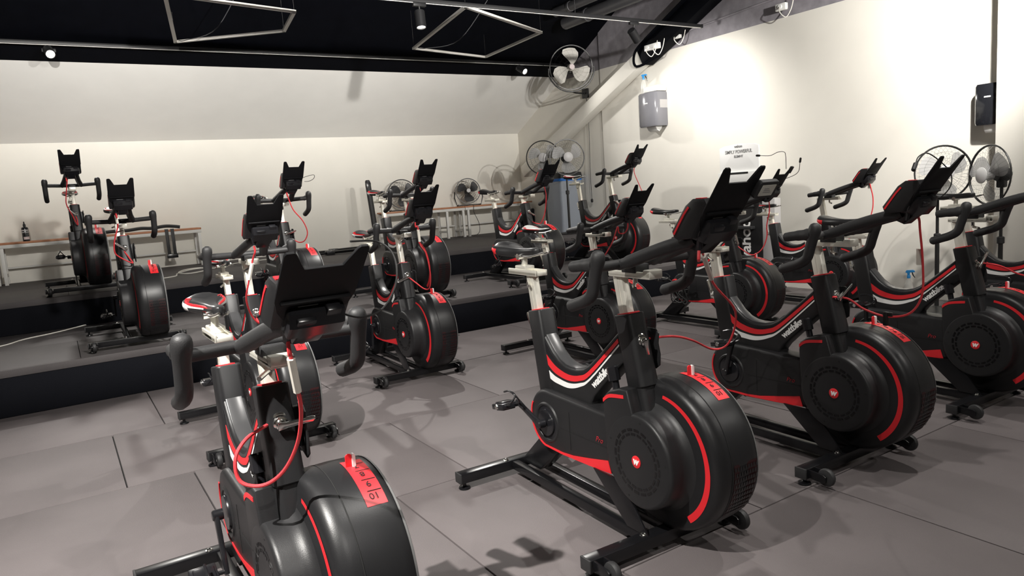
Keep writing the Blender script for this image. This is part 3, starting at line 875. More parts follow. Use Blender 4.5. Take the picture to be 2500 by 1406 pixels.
def bike(k):
    X, Y, rot, lv, bz, sz, cr, sad, cl = BIKES[k]
    r = empty('exercise_bike', (X, Y, LV[lv]-GZ), math.radians(rot))
    tag(r, LABELS[k], 'exercise bike', 'exercise bikes')
    # base
    fs = L('front_stabilizer', 'front_stabilizer', r)
    for s in (-1, 1):
        L('foot', 'foot', fs, (.11, s*.30, .0))
        L('end_cap', 'end_cap', fs, (.11, s*.3215, .085))
        for q in (-.02, .02):
            L('wheel_bracket', 'wheel_bracket', fs, (.130, s*.286+q, .088))
        L('wheel', 'wheel', fs, (.201, s*.286, .086))
        L('axle_bolt', 'axle_bolt', fs, (.201, s*.286, .086))
    for s in (-1, 1):
        L('bolt', 'bolt', fs, (.105, s*.075, .106))
    rs = L('rear_stabilizer', 'rear_stabilizer', r)
    for s in (-1, 1):
        L('foot', 'foot', rs, (-.784, s*.30, .0))
        L('end_cap', 'end_cap', rs, (-.784, s*.3245, .087))
        L('bolt', 'bolt', rs, (-.78, s*.09, .108))
        L('rail', 'rail', r, (0, s*.055, 0))
    L('front_strut', 'front_strut', r)
    L('front_strut', 'front_strut', r, (0, .10, 0))
    L('rear_strut', 'rear_strut', r)
    # frame
    L('seat_tube', 'seat_tube', r)
    L('head_tube', 'head_tube', r)
    dt = L('down_tube', 'down_tube', r)
    for n in ('frame_pad', 'gloss_band', 'red_stripe', 'white_stripe'):
        L(n, n, dt)
    L('wattbike_lettering', 'lettering', dt)
    cg = L('chain_guard', 'chain_guard', r)
    for n in ('crank_housing', 'chainring_disc', 'guard_trim', 'guard_seam'):
        L(n, n, cg)
    L('pro_lettering', 'lettering', cg)
    nk = L('hub_neck', 'hub_neck', r)
    L('neck_trim', 'neck_trim', nk)
    hc = L('hub_cover', 'hub_cover', r)
    for n in ('badge', 'badge_letter'):
        L(n, n, hc)
    for a in (80, 10, 250, 160):
        L('screw_hole', 'screw_hole', hc, (HX+.14*math.cos(math.radians(a)), 0, HZ+.14*math.sin(math.radians(a))))
    if k in 'ABCDFH':
        for nm, off in (('slot_inner', 0), ('slot_outer', 8)):
            for q in range(20):
                L(nm, 'vent_slot', hc, (HX, 0, HZ), (0, -math.radians(q*18+off), 0))
    else:
        L('vent_slots', 'vent_slots', hc)['kind'] = 'stuff'
    fd = L('fan_drum', 'fan_drum', r)
    for n in ('lit_drum_edge', 'drum_seam', 'drum_trim', 'resistance_scale', 'scale_print', 'grille_backing', 'vent_grille', 'resistance_lever'):
        o = L(n, n, fd)
        if n in ('scale_print', 'vent_grille'): o['kind'] = 'stuff'
    L('adjuster_knob', 'adjuster_knob', r)
    L('side_bracket', 'side_bracket', r)
    cb = L('clamp_boss', 'clamp_boss', r, (.045, .0, .752), (0, .17, 0))
    o = L('clamp_lever', 'clamp_lever', cb, (.028, 0, 0)); o.rotation_mode = 'ZYX'; o.rotation_euler = (math.radians(cl), 0, PI/2)
    c2 = L('clamp_boss', 'clamp_boss', r, (-.598, 0, .70), (0, .17, PI))
    o = L('clamp_lever', 'clamp_lever', c2, (.028, 0, 0)); o.rotation_mode = 'ZYX'; o.rotation_euler = (math.radians(80), 0, PI/2)
    # cranks
    ca = math.radians(-cr)
    a = L('crank_right', 'crank', r, (-.468, 0, .352), (0, ca, 0))
    p = L('pedal_right', 'pedal', a, (.168, 0, 0), (0, -ca+random.uniform(-.3, .3), 0))
    e = L('pedal_end', 'pedal_end', a, (.168, 0, 0))
    a = L('crank_left', 'crank', r, (-.468, 0, .352), (0, ca+PI, 0))
    L('pedal_left', 'pedal', a, (.168, 0, 0), (0, -ca-PI+random.uniform(-.3, .3), 0))
    # seat
    L('seat_collar', 'collar', r, (-.560, 0, .796), (0, -LEAN_S, 0))
    sx = -.60-.17*sz
    L('seat_post', 'seat_post', r, (-.5835-.17*sz, 0, .80+sz), (0, -LEAN_S, 0))
    sl = L('seat_slider', 'seat_slider', r, (sx, 0, .932+sz))
    L('slider_lever', 'slider_lever', sl, (-.04, 0, 0))
    sd = L(sad, 'saddle', r, (sx-.02, 0, .922+sz))
    if sad != 'saddle_red_tail':
        for sn in 'lr':
            for j_ in range(3):
                L('piping_%s%d' % (sn, j_), 'piping', sd)
    L('saddle_clamp', 'saddle_clamp', sd, (.02, 0, .01))
    # handlebar
    L('seat_collar', 'collar', r, (-.008, 0, .840), (0, -LEAN_H, 0))
    hx = -.10*bz
    L('handlebar_post', 'handlebar_post', r, (-.018-.2*bz, 0, .845+bz), (0, -LEAN_H, 0))
    hs = L('handlebar_slider', 'handlebar_slider', r, (hx, 0, bz))
    L('bar_lever', 'bar_lever', hs)
    hb = L('handlebar', 'handlebar', r, (hx, 0, bz))
    if k in BARROT:
        pv = Vector((.04, 0, 1.016)); Rb = Matrix.Rotation(math.radians(BARROT[k]), 4, 'Y')
        hb.rotation_euler = (0, math.radians(BARROT[k]), 0)
        hb.location = Vector((hx, 0, bz))+pv-Rb @ pv
    L('bar_clamp', 'bar_clamp', hb)
    L('grip_right', 'grip', hb); L('grip_left', 'grip', hb)
    co = L('console', 'console', r, (hx, 0, bz))
    TL = TILT.get(k, 0.0)
    if TL:
        piv = Vector((.335, 0, 1.10)); Rm = Matrix.Rotation(math.radians(TL), 4, 'Y')
        co.rotation_euler = (0, math.radians(TL), 0)
        co.location = Vector((hx, 0, bz))+bar_fix(k, piv)-Rm @ piv
    for n in ('trim_r', 'trim_l', 'trim_t'):
        L(n, 'console_trim', co)
    for n in ('tablet_plate', 'console_mount'):
        L(n, n, co)
    L('rating_label', 'rating_label', co)['kind'] = 'stuff'
    # red network cable: starts at the console plug
    pts = [Vector(q) for q in CABLE[k]]
    start = Vector((.372+hx, -.044, 1.070+bz))
    if k not in 'CJINFO':
        pts[0] = start
        pts.insert(1, start+Vector((-.004, .002, -.03)))
    else:
        pts.insert(1, pts[0].lerp(pts[1], .45)+Vector((.012, 0, 0)))
    th = .0045
    MB().tube(smooth_path(pts, 6), th, 8).build('cable', 'red_cable', r)
    i = 2
    if k in ('A', 'B', 'G', 'H', 'K'):
        q0 = pts[2].lerp(pts[3], .15); q1 = pts[2].lerp(pts[3], .85)
        if k == 'A': q0, q1 = pts[2].lerp(pts[3], .2), pts[3].lerp(pts[4], .35)
        MB().tube([q0, q0.lerp(q1, .5), q1], th*2.0, 8).build('cable_tag', 'paper', r)
    if k in ('C', 'J'):
        q = pts[2] if k == 'J' else pts[3]
        o = MB().box(-.013, .013, -.001, .001, -.032, .032).build('cable_tag', 'paper', r, (q.x-.012, q.y, q.z+.02))
    for j, ap in enumerate(AUX.get(k, [])):
        MB().tube(smooth_path(ap, 5), .0022, 6).build('sensor_lead', 'cable_black', r)
        if k in 'IC':
            e = Vector(ap[-1] if k == 'I' else ap[0]); d = (e-Vector(ap[-2] if k == 'I' else ap[1])).normalized()
            MB().tube([e-d*.004, e, e+d*.03, e+d*.034], [.004, .008, .008, .004], 8).build('sensor_tip', 'cable_black', r)
    return r
ROOTS = {k: bike(k) for k in BIKES}

def W(k, x, y, z):
    X, Y, rot, lv = BIKES[k][:4]
    a = math.radians(rot)
    return Vector((X+math.cos(a)*x-math.sin(a)*y, Y+math.sin(a)*x+math.cos(a)*y, LV[lv]-GZ+z))

# extras fixed to single bikes
rB = ROOTS['B']
u = MB(); u.prism(rrect(.112, .135, .040, .028, .35), .004, .020, bev=.003, mtx=PM)
o = u.build('clip_on_screen', 'rubber', rB)
u = MB(); u.prism(rrect(.112, .135, .028, .018, .1), .0195, .0212, mtx=PM)
o2 = u.build('screen', 'screen_grey', o)
u = MB()
for i in range(3):
    u.box(.096, .128-.006*i, .0213, .0216, .128+i*.006, .130+i*.006, mtx=PM)
u.build('print_lines', 'print_grey', o)
rI = ROOTS['I']
MB().box(.055, .085, -.008, .008, .17, .225, bev=.003, mtx=PM).build('sensor_clip', 'cable_black', rI)
for i in range(5):
    q = [(-.47+random.uniform(-.05, .08), -.135+random.uniform(-.015, .015), .39+random.uniform(-.03, .04))]
    for j_ in range(5):
        q.append((-.45+random.uniform(-.08, .10), -.135+random.uniform(-.02, .02), .34+random.uniform(-.10, .07)))
    MB().tube(smooth_path(q, 5), .005, 6).build('pedal_strap', 'cable_black', rI)
MB().tube(smooth_path([(-.50, -.145, .43), (-.46, -.15, .44), (-.43, -.15, .415), (-.40, -.15, .425)], 4), [.007]*4+[.010]*5+[.007]*4, 8).build('strap_buckle', 'red', rI)
rC = ROOTS['C']
u = MB(); u.box(.193, .212, .100, .120, .628, .685, bev=.004); u.box(.198, .230, .104, .116, .668, .684, bev=.003)
u.build('cable_clip', 'cable_black', rC)
rH = ROOTS['H']
MB().tube(smooth_path([(-.70, -.03, .93), (-.715, -.03, .905), (-.735, -.03, .89), (-.765, -.03, .885)], 4), [.012]*4+[.022]*5+[.028]*3+[.02], 12).build('saddle_light', 'plastic_gloss', rH)

# ================================================================== FURNITURE ALONG THE BACK WALL
def bench(x0, x1, label, legs, shelf=False):
    t = empty('bench', ((x0+x1)/2, 9.83, H2))
    tag(t, label, 'bench', 'benches along the back wall')
    h = .475; L2 = (x1-x0)/2
    n = 3
    for i in range(n):
        a = -.16+.32*i/n; b = a+.32/n
        MB().box(-L2, L2, a+.003, b-.003, h-.022, h, bev=.003).build('seat_plank', 'bench_wood', t)
    MB().box(-L2, L2, -.16, -.125, h-.062, h-.023, bev=.003).build('frame_rail', 'bench_frame', t)
    MB().box(-L2, L2, .125, .16, h-.062, h-.023, bev=.003).build('frame_rail', 'bench_frame', t)
    for lx in legs:
        for yy in (-.142, .142):
            MB().box(lx-.018-(x0+x1)/2, lx+.018-(x0+x1)/2, yy-.018, yy+.018, .004, h-.062, bev=.003).build('leg', 'bench_frame', t)
        MB().box(lx-.015-(x0+x1)/2, lx+.015-(x0+x1)/2, -.13, .13, .09, .12, bev=.002).build('leg_stretcher', 'bench_frame', t)
    MB().box(-L2+.03, L2-.03, .128, .150, .17, .19, bev=.002).build('back_rail', 'bench_frame', t)
    return t
bench(-2.6, -.54, 'long wooden bench cut by the left edge of the picture', (-2.57, -.57))
bench(-.53, 1.57, 'wooden topped white bench with the dark bottle on it', (-.50, .52, 1.54))
bench(4.05, 5.36, 'wooden topped bench behind the middle bikes of the lower step', (4.08, 5.05, 5.33))
bench(5.37, 6.62, 'wooden topped bench in the corner carrying the black fan', (5.42, 6.58))

# bottle on the bench
t = empty('spray_bottle', (-.26, 9.80, H2+.475)); tag(t, 'dark plastic bottle with pointed cap standing on the left bench', 'bottle')
MB().lathe([(0, 0), (.032, 0), (.035, .004), (.035, .14), (.031, .155), (.014, .165), (.013, .172), (0, .172)], (0, 0, 0), 'z', 24).build('body', 'cover_black', t)
MB().lathe([(.014, .168), (.014, .188), (.008, .195), (.006, .215), (.003, .222), (0, .222)], (0, 0, 0), 'z', 16).build('cap', 'rubber', t)
u = MB()
for z0, z1 in ((.115, .13), (.096, .106)):
    u.lathe([(.0355, z0), (.0357, z0), (.0357, z1), (.0355, z1)], (0, 0, 0), 'z', 10, -PI*.85, -PI*.15)
u.build('label_print', 'hub_grey', t)
u = MB(); u.lathe([(.0355, .02), (.0357, .02), (.0357, .05), (.0355, .05)], (0, 0, 0), 'z', 10, -PI*.7, -PI*.15); u.build('label_logo', 'lilac', t)

# black strap lying on the bench, one end hanging down
t = empty('exercise_strap', (.9, 9.70, H2+.475)); tag(t, 'black webbing strap lying along the left bench with its end hanging down', 'strap')
u = MB(); path = smooth_path([(-.42, 0, .014), (-.30, .02, .02), (-.15, -.01, .018), (0, .02, .03), (.12, 0, .022), (.26, .01, .035), (.36, -.01, .026), (.43, -.02, .012)], 5)
u.tube([p+Vector((0, 0, .014)) for p in path], .023, 10, flat=.9); u.build('strap_band', 'rubber', t)
for dx in (.27, .335):
    u = MB(); u.box(dx-.019, dx+.019, -.052, -.044, -.30, .01, bev=.002); u.box(dx-.019, dx+.019, -.05, 0, .004, .012, bev=.002); u.build('hanging_tail', 'rubber', t)
MB().box(.24, .365, -.058, -.042, -.345, -.295, bev=.004).build('buckle', 'plastic_gloss', t)

# folded black tripod stands lying on the upper step
def lying_stand(x0, x1, y, z, r, label):
    t = empty('folded_stand', ((x0+x1)/2, y, z)); tag(t, label, 'stand', 'folded stands on the upper step')
    Lh = (x1-x0)/2
    MB().tube([(-Lh, 0, r), (Lh, .02, r)], r*.55, 10).build('pole', 'steel_black', t)
    for s in (-1, 0, 1):
        MB().tube([(-Lh*.1, s*.03, r+.012), (Lh*.92, s*.05, r+.014)], r*.4, 8).build('leg', 'steel_black', t)
    MB().box(-Lh*.16, .02, -.05, .05, .004, .06, bev=.008).build('hub', 'plastic_gloss', t)
    MB().box(Lh*.78, Lh*.95, -.03, .05, .02, .085, bev=.008).build('clamp', 'rubber', t)
lying_stand(2.55, 3.75, 9.30, H2, .03, 'folded black tripod lying on the upper step nearer the back wall')
lying_stand(2.45, 3.55, 9.02, H2, .026, 'folded black tripod lying on the upper step nearer its front edge')

# black padded post leaning beside the rear bike
t = empty('padded_post', (3.80, 9.45, H2)); tag(t, 'tall black padded post leaning upright behind the saddle by the right-hand benches', 'post')
u = MB(); u.loft([[(p[0]+x, p[1]+y, z) for p in rrect(0, 0, hx, .03, .8, 3)] for x, y, z, hx in ((0, 0, 0.004, .036), (-.01, .05, .45, .036), (-.022, .09, .86, .038), (-.024, .095, .925, .034), (-.024, .097, .945, .018))])
u.build('shaft', 'rubber', t)
MB().box(-.055, .01, .06, .075, .78, .91, bev=.004).build('pad', 'plastic_gloss', t)

# ------------------------------------------------------------------ fans
def fan_head(t, R, depth, face, nrad, blade_mat, wire_mat, nbl=3, hubmat='hub_grey', wire=.0010, rings=5, tiltc=0.0, hubr=.16, bl_len=.88, motor=True):
    """fan head in a frame whose +z is the blowing axis; face = matrix placing it under t"""
    u = MB()
    for zz, rr in ((.0, R), (-.004, R*.985)):
        u.tube([(rr*math.cos(2*PI*k/40), rr*math.sin(2*PI*k/40), zz) for k in range(40)], .006, 6, closed=True)
    o = u.build('cage_rim', wire_mat, t); o.matrix_local = face
    for sgn in (1, -1):
        u = MB()
        for k in range(nrad):
            a = 2*PI*k/nrad
            tw = .35
            pts = []
            for q in range(6):
                s = q/5
                rr = R*hubr+(R-R*hubr)*s
                z = sgn*depth*math.sqrt(max(0, 1-s*s))
                pts.append((rr*math.cos(a+tw*s*sgn), rr*math.sin(a+tw*s*sgn), z))
            u.tube(pts, wire, 4, caps=False)
        for q in range(1, rings):
            s = q/rings
            rr = R*hubr+(R-R*hubr)*s; z = sgn*depth*math.sqrt(max(0, 1-s*s))
            u.tube([(rr*math.cos(2*PI*k/32), rr*math.sin(2*PI*k/32), z) for k in range(32)], wire*1.1, 4, closed=True)
        o = u.build('cage_wires', wire_mat, t); o.matrix_local = face; o['kind'] = 'stuff'
    u = MB(); u.lathe([(0, depth*1.05), (R*hubr*.9, depth*1.05), (R*hubr*1.05, depth*.98), (R*hubr*1.05, depth*.9)], (0, 0, 0), 'z', 24)
    o = u.build('cage_badge', hubmat, t); o.matrix_local = face
    u = MB(); u.lathe([(0, depth*.6), (R*.15, depth*.55), (R*.17, depth*.2), (R*.17, -depth*.3), (0, -depth*.3)], (0, 0, 0), 'z', 20)
    o = u.build('hub', blade_mat, t); o.matrix_local = face
    for k in range(nbl):
        a0 = 2*PI*k/nbl+.3+tiltc
        u = MB(); vs = []; fs = []
        NR, NA = 7, 7
        for i in range(NR):
            s = i/(NR-1); rr = R*(.14+(bl_len-.14)*s)
            half = (.34+.26*math.sin(PI*(s*.75+.1)))*(1 if s < .9 else .75)
            for j in range(NA):
                q = j/(NA-1)-.5
                a = a0+2*half*q+.35*s
                vs.append((rr*math.cos(a), rr*math.sin(a), depth*.05+q*depth*.75*(1-.45*s)))
        b = len(vs)
        vs += [(x, y, z-.002) for x, y, z in vs]
        for i in range(NR-1):
            for j in range(NA-1):
                p = i*NA+j
                fs.append((p, p+1, p+NA+1, p+NA)); fs.append((b+p, b+p+NA, b+p+NA+1, b+p+1))
        u.add(vs, fs)
        o = u.build('blade', blade_mat, t); o.matrix_local = face
    if motor:
        u = MB(); u.lathe([(0, -depth*2.4), (R*.15, -depth*2.35), (R*.24, -depth*2.0), (R*.26, -depth*1.2), (R*.2, -depth*.8), (0, -depth*.8)], (0, 0, 0), 'z', 24)
        o = u.build('motor_housing', 'rubber', t); o.matrix_local = face

def face_mtx(pos, direction):
    return Matrix.Translation(pos) @ Vector(direction).normalized().to_track_quat('Z', 'Y').to_matrix().to_4x4()

def floor_fan(x, y, z, R, direction, label):
    t = empty('floor_fan', (x, y, z)); tag(t, label, 'fan', 'floor fans on the benches')
    fan_head(t, R, R*.28, face_mtx((0, 0, R+.035), direction), 26, 'fan_blade_dark', 'fan_wire', 3, 'hub_grey', .0011, 5)
    d = Vector(direction).normalized(); s = Vector((-d.y, d.x, 0)).normalized()
    c = Vector((0, 0, R+.03))
    pts = [c+s*(R+.02), c+s*(R+.028)-Vector((0, 0, R*.5)), s*(R*.98)+Vector((0, 0, .012)), -s*(R*.98)+Vector((0, 0, .012)), c-s*(R+.028)-Vector((0, 0, R*.5)), c-s*(R+.02)]
    MB().tube(pts, .009, 8).build('stand_tube', 'fan_wire', t)
    MB().tube(smooth_path([(0, .0, .02), (-.02, -.17, .005), (-.03, -.185, -.10), (.05, -.18, -.28), (.03, -.20, -.42), (-.10, -.24, -.468)], 5), .004, 6).build('cord', 'cable_black', t)
    for q in (-1, 1):
        b = s*(q*R*.9)
        MB().tube([b+d*.10+Vector((0, 0, .010)), b-d*.10+Vector((0, 0, .010))], .009, 8).build('foot_bar', 'fan_wire', t)
    return t
floor_fan(5.54, 9.85, H2+.475, .195, (-.35, -1, .12), 'black wire floor fan on the corner bench')
floor_fan(4.42, 9.85, H2+.475, .215, (-.3, -1, .15), 'black floor fan on the bench hidden behind the tablet plate of a step bike')

def pedestal_fan(x, y, z, hz, R, direction, label, blade, cagemat, badge, base='square', rim=None, grp='pedestal fans'):
    t = empty('pedestal_fan', (x, y, z)); tag(t, label, 'fan', grp)
    d = Vector(direction).normalized()
    c = Vector((0, 0, hz))
    fan_head(t, R, R*.30, face_mtx(c+d*.10, d), 36, blade, cagemat, 3, badge, .0006, 3, hubr=.26)
    MB().tube([(0, 0, .02), (0, 0, hz*.55)], .017, 12).build('lower_pole', 'fan_wire', t)
    MB().tube([(0, 0, hz*.5), (0, 0, hz-.03)], .012, 12).build('upper_pole', 'fan_wire', t)
    MB().lathe([(.02, 0), (.026, .004), (.026, .05), (.02, .055)], (0, 0, hz*.55-.03), 'z', 16).build('collar', 'rubber', t)
    MB().box(-.03, .03, -.03, .03, hz-.10, hz-.01, bev=.012).build('neck', 'rubber', t)
    MB().lathe([(0, .0), (.15, .0), (.16, .006), (.15, .016), (.06, .028), (.03, .05), (0, .05)], (0, 0, 0.001), 'z', 36).build('base', 'fan_wire', t)
    return t
pedestal_fan(6.00, 8.42, H2, 1.09, .235, (-.75, -1, .0), 'pedestal fan with dark rim standing behind the step bike, left of its twin', 'fan_blade_clear', 'fan_wire', 'hub_grey')
pedestal_fan(6.14, 8.08, H2, 1.06, .245, (-.45, -1, .02), 'pedestal fan with grey badge in front of the grey bin', 'fan_blade_clear', 'fan_wire', 'hub_grey')
pedestal_fan(6.12, 3.07, 0, 1.145, .215, (-.66, -.75, .05), 'pedestal fan half hidden behind a saddle, further from the right edge', 'fan_blade_clear', 'fan_wire', 'hub_grey', grp='pedestal fans at the right wall')
pedestal_fan(6.12, 2.60, 0, 1.11, .225, (-.86, .50, .02), 'pedestal fan with white badge nearest the right edge', 'fan_blade_clear', 'fan_wire', 'white', grp='pedestal fans at the right wall')

# caged wall fan high in the corner
t = empty('wall_fan', (6.36, 8.12, 2.93)); tag(t, 'large caged fan mounted high on the right wall below the black ceiling', 'fan')
dW = Vector((-.55, -1, -.05)).normalized()
fan_head(t, .30, .085, face_mtx((0, 0, 0), dW), 20, 'fan_blade_light', 'fan_wire', 3, 'lilac', .0006, 4, tiltc=1.0, hubr=.12, motor=True)
sW = Vector((-dW.y, dW.x, 0)).normalized()
pts = [sW*(-.315)] + [sW*(-.33*math.cos(a))+Vector((0, 0, -.33*math.sin(a))) for a in [PI*k/12 for k in range(1, 12)]] + [sW*.315]
MB().tube(pts, .011, 8).build('yoke', 'fan_wire', t)
MB().tube([(0, 0, -.33), (.10, .06, -.335), (.30, .10, -.335)], .012, 8).build('wall_arm', 'fan_wire', t)
MB().box(.295, .328, .04, .16, -.40, -.27, bev=.004).build('wall_plate', 'fan_wire', t)
t = tag(MB().tube(smooth_path([(6.60, 8.17, 2.60), (6.655, 8.17, 2.45), (6.655, 8.165, 2.0), (6.65, 8.18, 1.5), (6.645, 8.17, 1.09)], 5), .004, 6).build('fan_cord', 'cable_black'), 'thin black cord hanging down the wall from the caged wall fan', 'cord')
MB().tube([(6.645, 8.17, 1.095), (6.645, 8.17, 1.08), (6.645, 8.17, 1.05), (6.645, 8.17, 1.04)], [.006, .018, .018, .008], 10).build('plug', 'cable_black', t)

# ------------------------------------------------------------------ bin
t = empty('waste_bin', (6.44, 8.57, H2)); tag(t, 'tall grey waste bin lined with a blue bag under a black lid', 'bin')
def ring4(hx, hy, z, r=.25): return [(p[0], p[1], z) for p in rrect(0, 0, hx, hy, r, 3)]
MB().loft([ring4(.18, .18, .002), ring4(.208, .208, .74), ring4(.208, .208, .76)]).build('body', 'bin_body', t)
MB().loft([ring4(.210, .210, .745), ring4(.213, .213, .75), ring4(.214, .214, .785), ring4(.210, .210, .79)]).build('bag', 'bag_blue', t)
u = MB(); u.loft([ring4(.217, .217, .786), ring4(.219, .219, .80), ring4(.210, .210, .86), ring4(.17, .17, .875)]); u.build('lid', 'rubber', t)

# ------------------------------------------------------------------ right wall: dispensers, sign stand, bottles
def dispenser(x, y, z, w, h, dpt, label, body, face):
    t = empty('towel_dispenser', (x, y, z)); tag(t, label, 'dispenser', 'towel dispensers')
    u = MB(); u.loft([[(-p[0], p[1], zz) for p in [(0, -w/2*s), (dpt*.75*s, -w/2*s), (dpt*.95*s, -w/2*.82*s), (dpt*s, 0), (dpt*.95*s, w/2*.82*s), (dpt*.75*s, w/2*s), (0, w/2*s)]] for zz, s in ((0, .95), (.02, 1), (h-.02, 1), (h, .93))])
    u.build('cover', body, t, smooth=50)
    MB().box(-dpt*.6, -.002, -w/2*1.005, -w/2*.99, h*.52, h*.76).build('level_slot', 'hub_grey', t)
    MB().box(-dpt-.004, -dpt*.9, -.03, .02, h*.66, h*.70, bev=.003).build('lock', 'white', t)
    u = MB(); u.prism([(-dpt*.15, 0), (-dpt*.72, 0), (-dpt*.62, -.04), (-dpt*.42, -.065), (-dpt*.25, -.035)], -w*.3, w*.18, bev=.002); u.build('paper_tongue', 'white_gloss', t)
    return t
dispenser(XR, 6.78, 1.965, .33, .42, .21, 'smoked grey towel dispenser high on the right wall with a spray bottle on it', 'smoke_grey', 'white')
t = tag(MB().box(-.17, -.002, -.12, .12, 0, .075, bev=.018).build('soap_box', 'white_gloss', None, (XR, 6.73, 2.388)), 'white box lying on top of the grey towel dispenser', 'box')
dispenser(6.63, 2.89, 1.545, .20, .33, .12, 'black towel dispenser by the wall corner at the right edge', 'cover_black', 'white')

def trigger_bottle(x, y, z, h, label, rz=0.0, on=None):
    t = empty('trigger_spray_bottle', (x, y, z), rz); tag(t, label, 'spray bottle', 'blue trigger spray bottles')
    MB().lathe([(0, 0), (.034, 0), (.037, .004), (.037, h*.45), (.030, h*.58), (.016, h*.72), (.013, h*.76), (0, h*.76)], (0, 0, 0.001), 'z', 24).build('bottle', 'clear_plastic', t)
    MB().lathe([(0, h*.74), (.015, h*.74), (.015, h*.82), (.011, h*.84), (0, h*.84)], (0, 0, 0), 'z', 14).build('collar', 'spray_blue', t)
    u = MB(); u.prism([(-.028, h*.93), (-.018, h*.99), (.035, h*1.0), (.048, h*.97), (.048, h*.93), (.01, h*.92), (.008, h*.82), (-.010, h*.82), (-.012, h*.90)], -.011, .011, bev=.003); u.build('spray_head', 'spray_blue', t)
    u = MB(); u.prism([(.022, h*.93), (.030, h*.93), (.040, h*.83), (.052, h*.76), (.046, h*.76), (.030, h*.83)], -.006, .006, bev=.001); u.build('trigger', 'cable_black', t)
    return t
trigger_bottle(6.575, 6.92, 2.386, .25, 'blue headed spray bottle standing on top of the grey towel dispenser', -1.2)
trigger_bottle(6.45, 3.48, 0, .29, 'blue headed spray bottle standing on the floor by the right wall', -1.2)

# display stand with sign
t = empty('display_stand', (6.36, 5.16, 0)); tag(t, 'tall display stand with a white sign on top and a black lettered column', 'display')
MB().box(-.26, .22, -.30, .30, .037, .062, bev=.006).build('base_plate', 'rubber', t)
MB().box(-.05, .05, -.21, .20, .062, 1.21, bev=.006).build('column', 'plastic', t)
MB().box(-.048, .052, -.37, -.212, .062, 1.02, bev=.006).build('side_panel', 'hub_grey', t)
MB().box(-.12, .05, -.12, .19, .70, .73, bev=.003).build('shelf', 'rubber', t)
MB().box(-.12, .05, -.12, .19, .38, .41, bev=.003).build('shelf', 'rubber', t)
FACE = Matrix(((0, 0, -1, 0), (-1, 0, 0, 0), (0, 1, 0, 0), (0, 0, 0, 1)))      # text plane facing -x: text x -> -y, text y -> z
FACE_UP = Matrix(((0, 0, -1, 0), (0, 1, 0, 0), (1, 0, 0, 0), (0, 0, 0, 1)))    # reading upwards
sp = [(-.25, 0), (.25, 0), (.26, .02), (.26, .27), (.20, .29), (0, .305), (-.20, .29), (-.26, .27), (-.26, .02)]
SG = Matrix.Translation((-.055, .06, 1.31)) @ Matrix.Rotation(PI/2, 4, 'Z')
u = MB(); u.prism([(p[0], p[1]) for p in sp], -.012, .012, bev=.003, mtx=SG); sg = u.build('sign_panel', 'white', t)
SG2 = Matrix.Translation((-.075, .06, 1.19)) @ Matrix.Rotation(PI/2, 4, 'Z')
u = MB(); u.prism([(-.23, 0), (.23, 0), (.26, .125), (-.26, .125)], -.03, .03, bev=.004, mtx=SG2); u.build('sign_foot', 'white_gloss', t)
u = MB(); u.box(-.15, .16, .030, .034, .105, .122, mtx=Matrix.Translation((-.075, .06, 1.19)) @ Matrix.Rotation(PI/2, 4, 'Z')); u.build('slot', 'void', t)
for s, size, zz, bold in (('wahoo', .040, 1.575, .001), ('SIMPLY POWERFUL', .052, 1.515, .0005), ('ELEMNT', .034, 1.470, .001)):
    m = text_mesh(s, size, .0006, bold, 0, 'sign_lettering', 'CENTER', .95)
    place_text(m, Matrix.Translation((-.0685, .06, zz)) @ FACE @ Matrix.Scale(.85 if len(s) > 8 else 1.0, 4, (1, 0, 0)), 'print_grey')
    link('lettering', m, sg)
m = text_mesh('wahoo', .19, .0006, .004, 0, 'lettering', 'LEFT', .95)
place_text(m, Matrix.Translation((-.0515, -.055, .31)) @ Matrix(((0, 0, -1, 0), (0, -1*-1, 0, 0), (1, 0, 0, 0), (0, 0, 0, 1))), 'white')
link('column_lettering', m, t)

# ------------------------------------------------------------------ diagonal steel tube under the roof
t = empty('roof_tube', (6.56, 6.8, 2.87)); tag(t, 'thick diagonal steel tube along the right wall, cream below and black above', 'beam')
kz = .445
def P(y): return (0, y-6.8, -kz*(y-6.8))
def tube_secs(y0, y1, hy, hz):
    out = []
    for y in (y0, y1):
        p = P(y); out.append([(p[0]+q[0], p[1]+q[1]*.45, p[2]+q[1]*.9) for q in rrect(0, 0, hy, hz, .3, 2)])
    return out
MB().loft(tube_secs(9.70, 6.86, .085, .095)).build('cream_section', 'wall_cream', t)
u = MB().loft(tube_secs(6.86, 3.9, .10, .125)); u.build('black_section', 'black_paint', t)
for dx in (-.14, -.19, -.24):
    MB().tube([Vector(P(6.7))+Vector((dx*.6, 0, .10)), Vector(P(4.2))+Vector((dx*.6, 0, .14))], .014, 8).build('cable_conduit', 'black_paint', t)
MB().tube(smooth_path([Vector(P(6.7))+Vector((-.11, -.02, .13)), Vector(P(6.85))+Vector((-.13, .05, .05)), Vector(P(6.9))+Vector((-.11, .0, -.10)), Vector(P(6.7))+Vector((-.06, -.16, -.12))], 6), .016, 8).build('cable_loop', 'black_paint', t)

# ducts along the roof
for i, (x, z, r) in enumerate(((5.86, 3.36, .075), (5.60, 3.44, .055))):
    t = empty('duct', (x, 5.5, z)); tag(t, ('thicker' if i == 0 else 'thinner') + ' dark round duct running under the ceiling to the sloping roof', 'duct', 'ducts under the ceiling')
    MB().tube([(0, -2.5, 0), (0, 1.9 if i else 2.05, 0)], r, 20).build('pipe', 'duct_grey', t)
    for yy in (-1.2, .2, 1.6):
        MB().lathe([(r, -.02), (r+.006, -.018), (r+.006, .018), (r, .02)], (0, yy, 0), 'y', 20).build('joint_band', 'duct_grey', t)

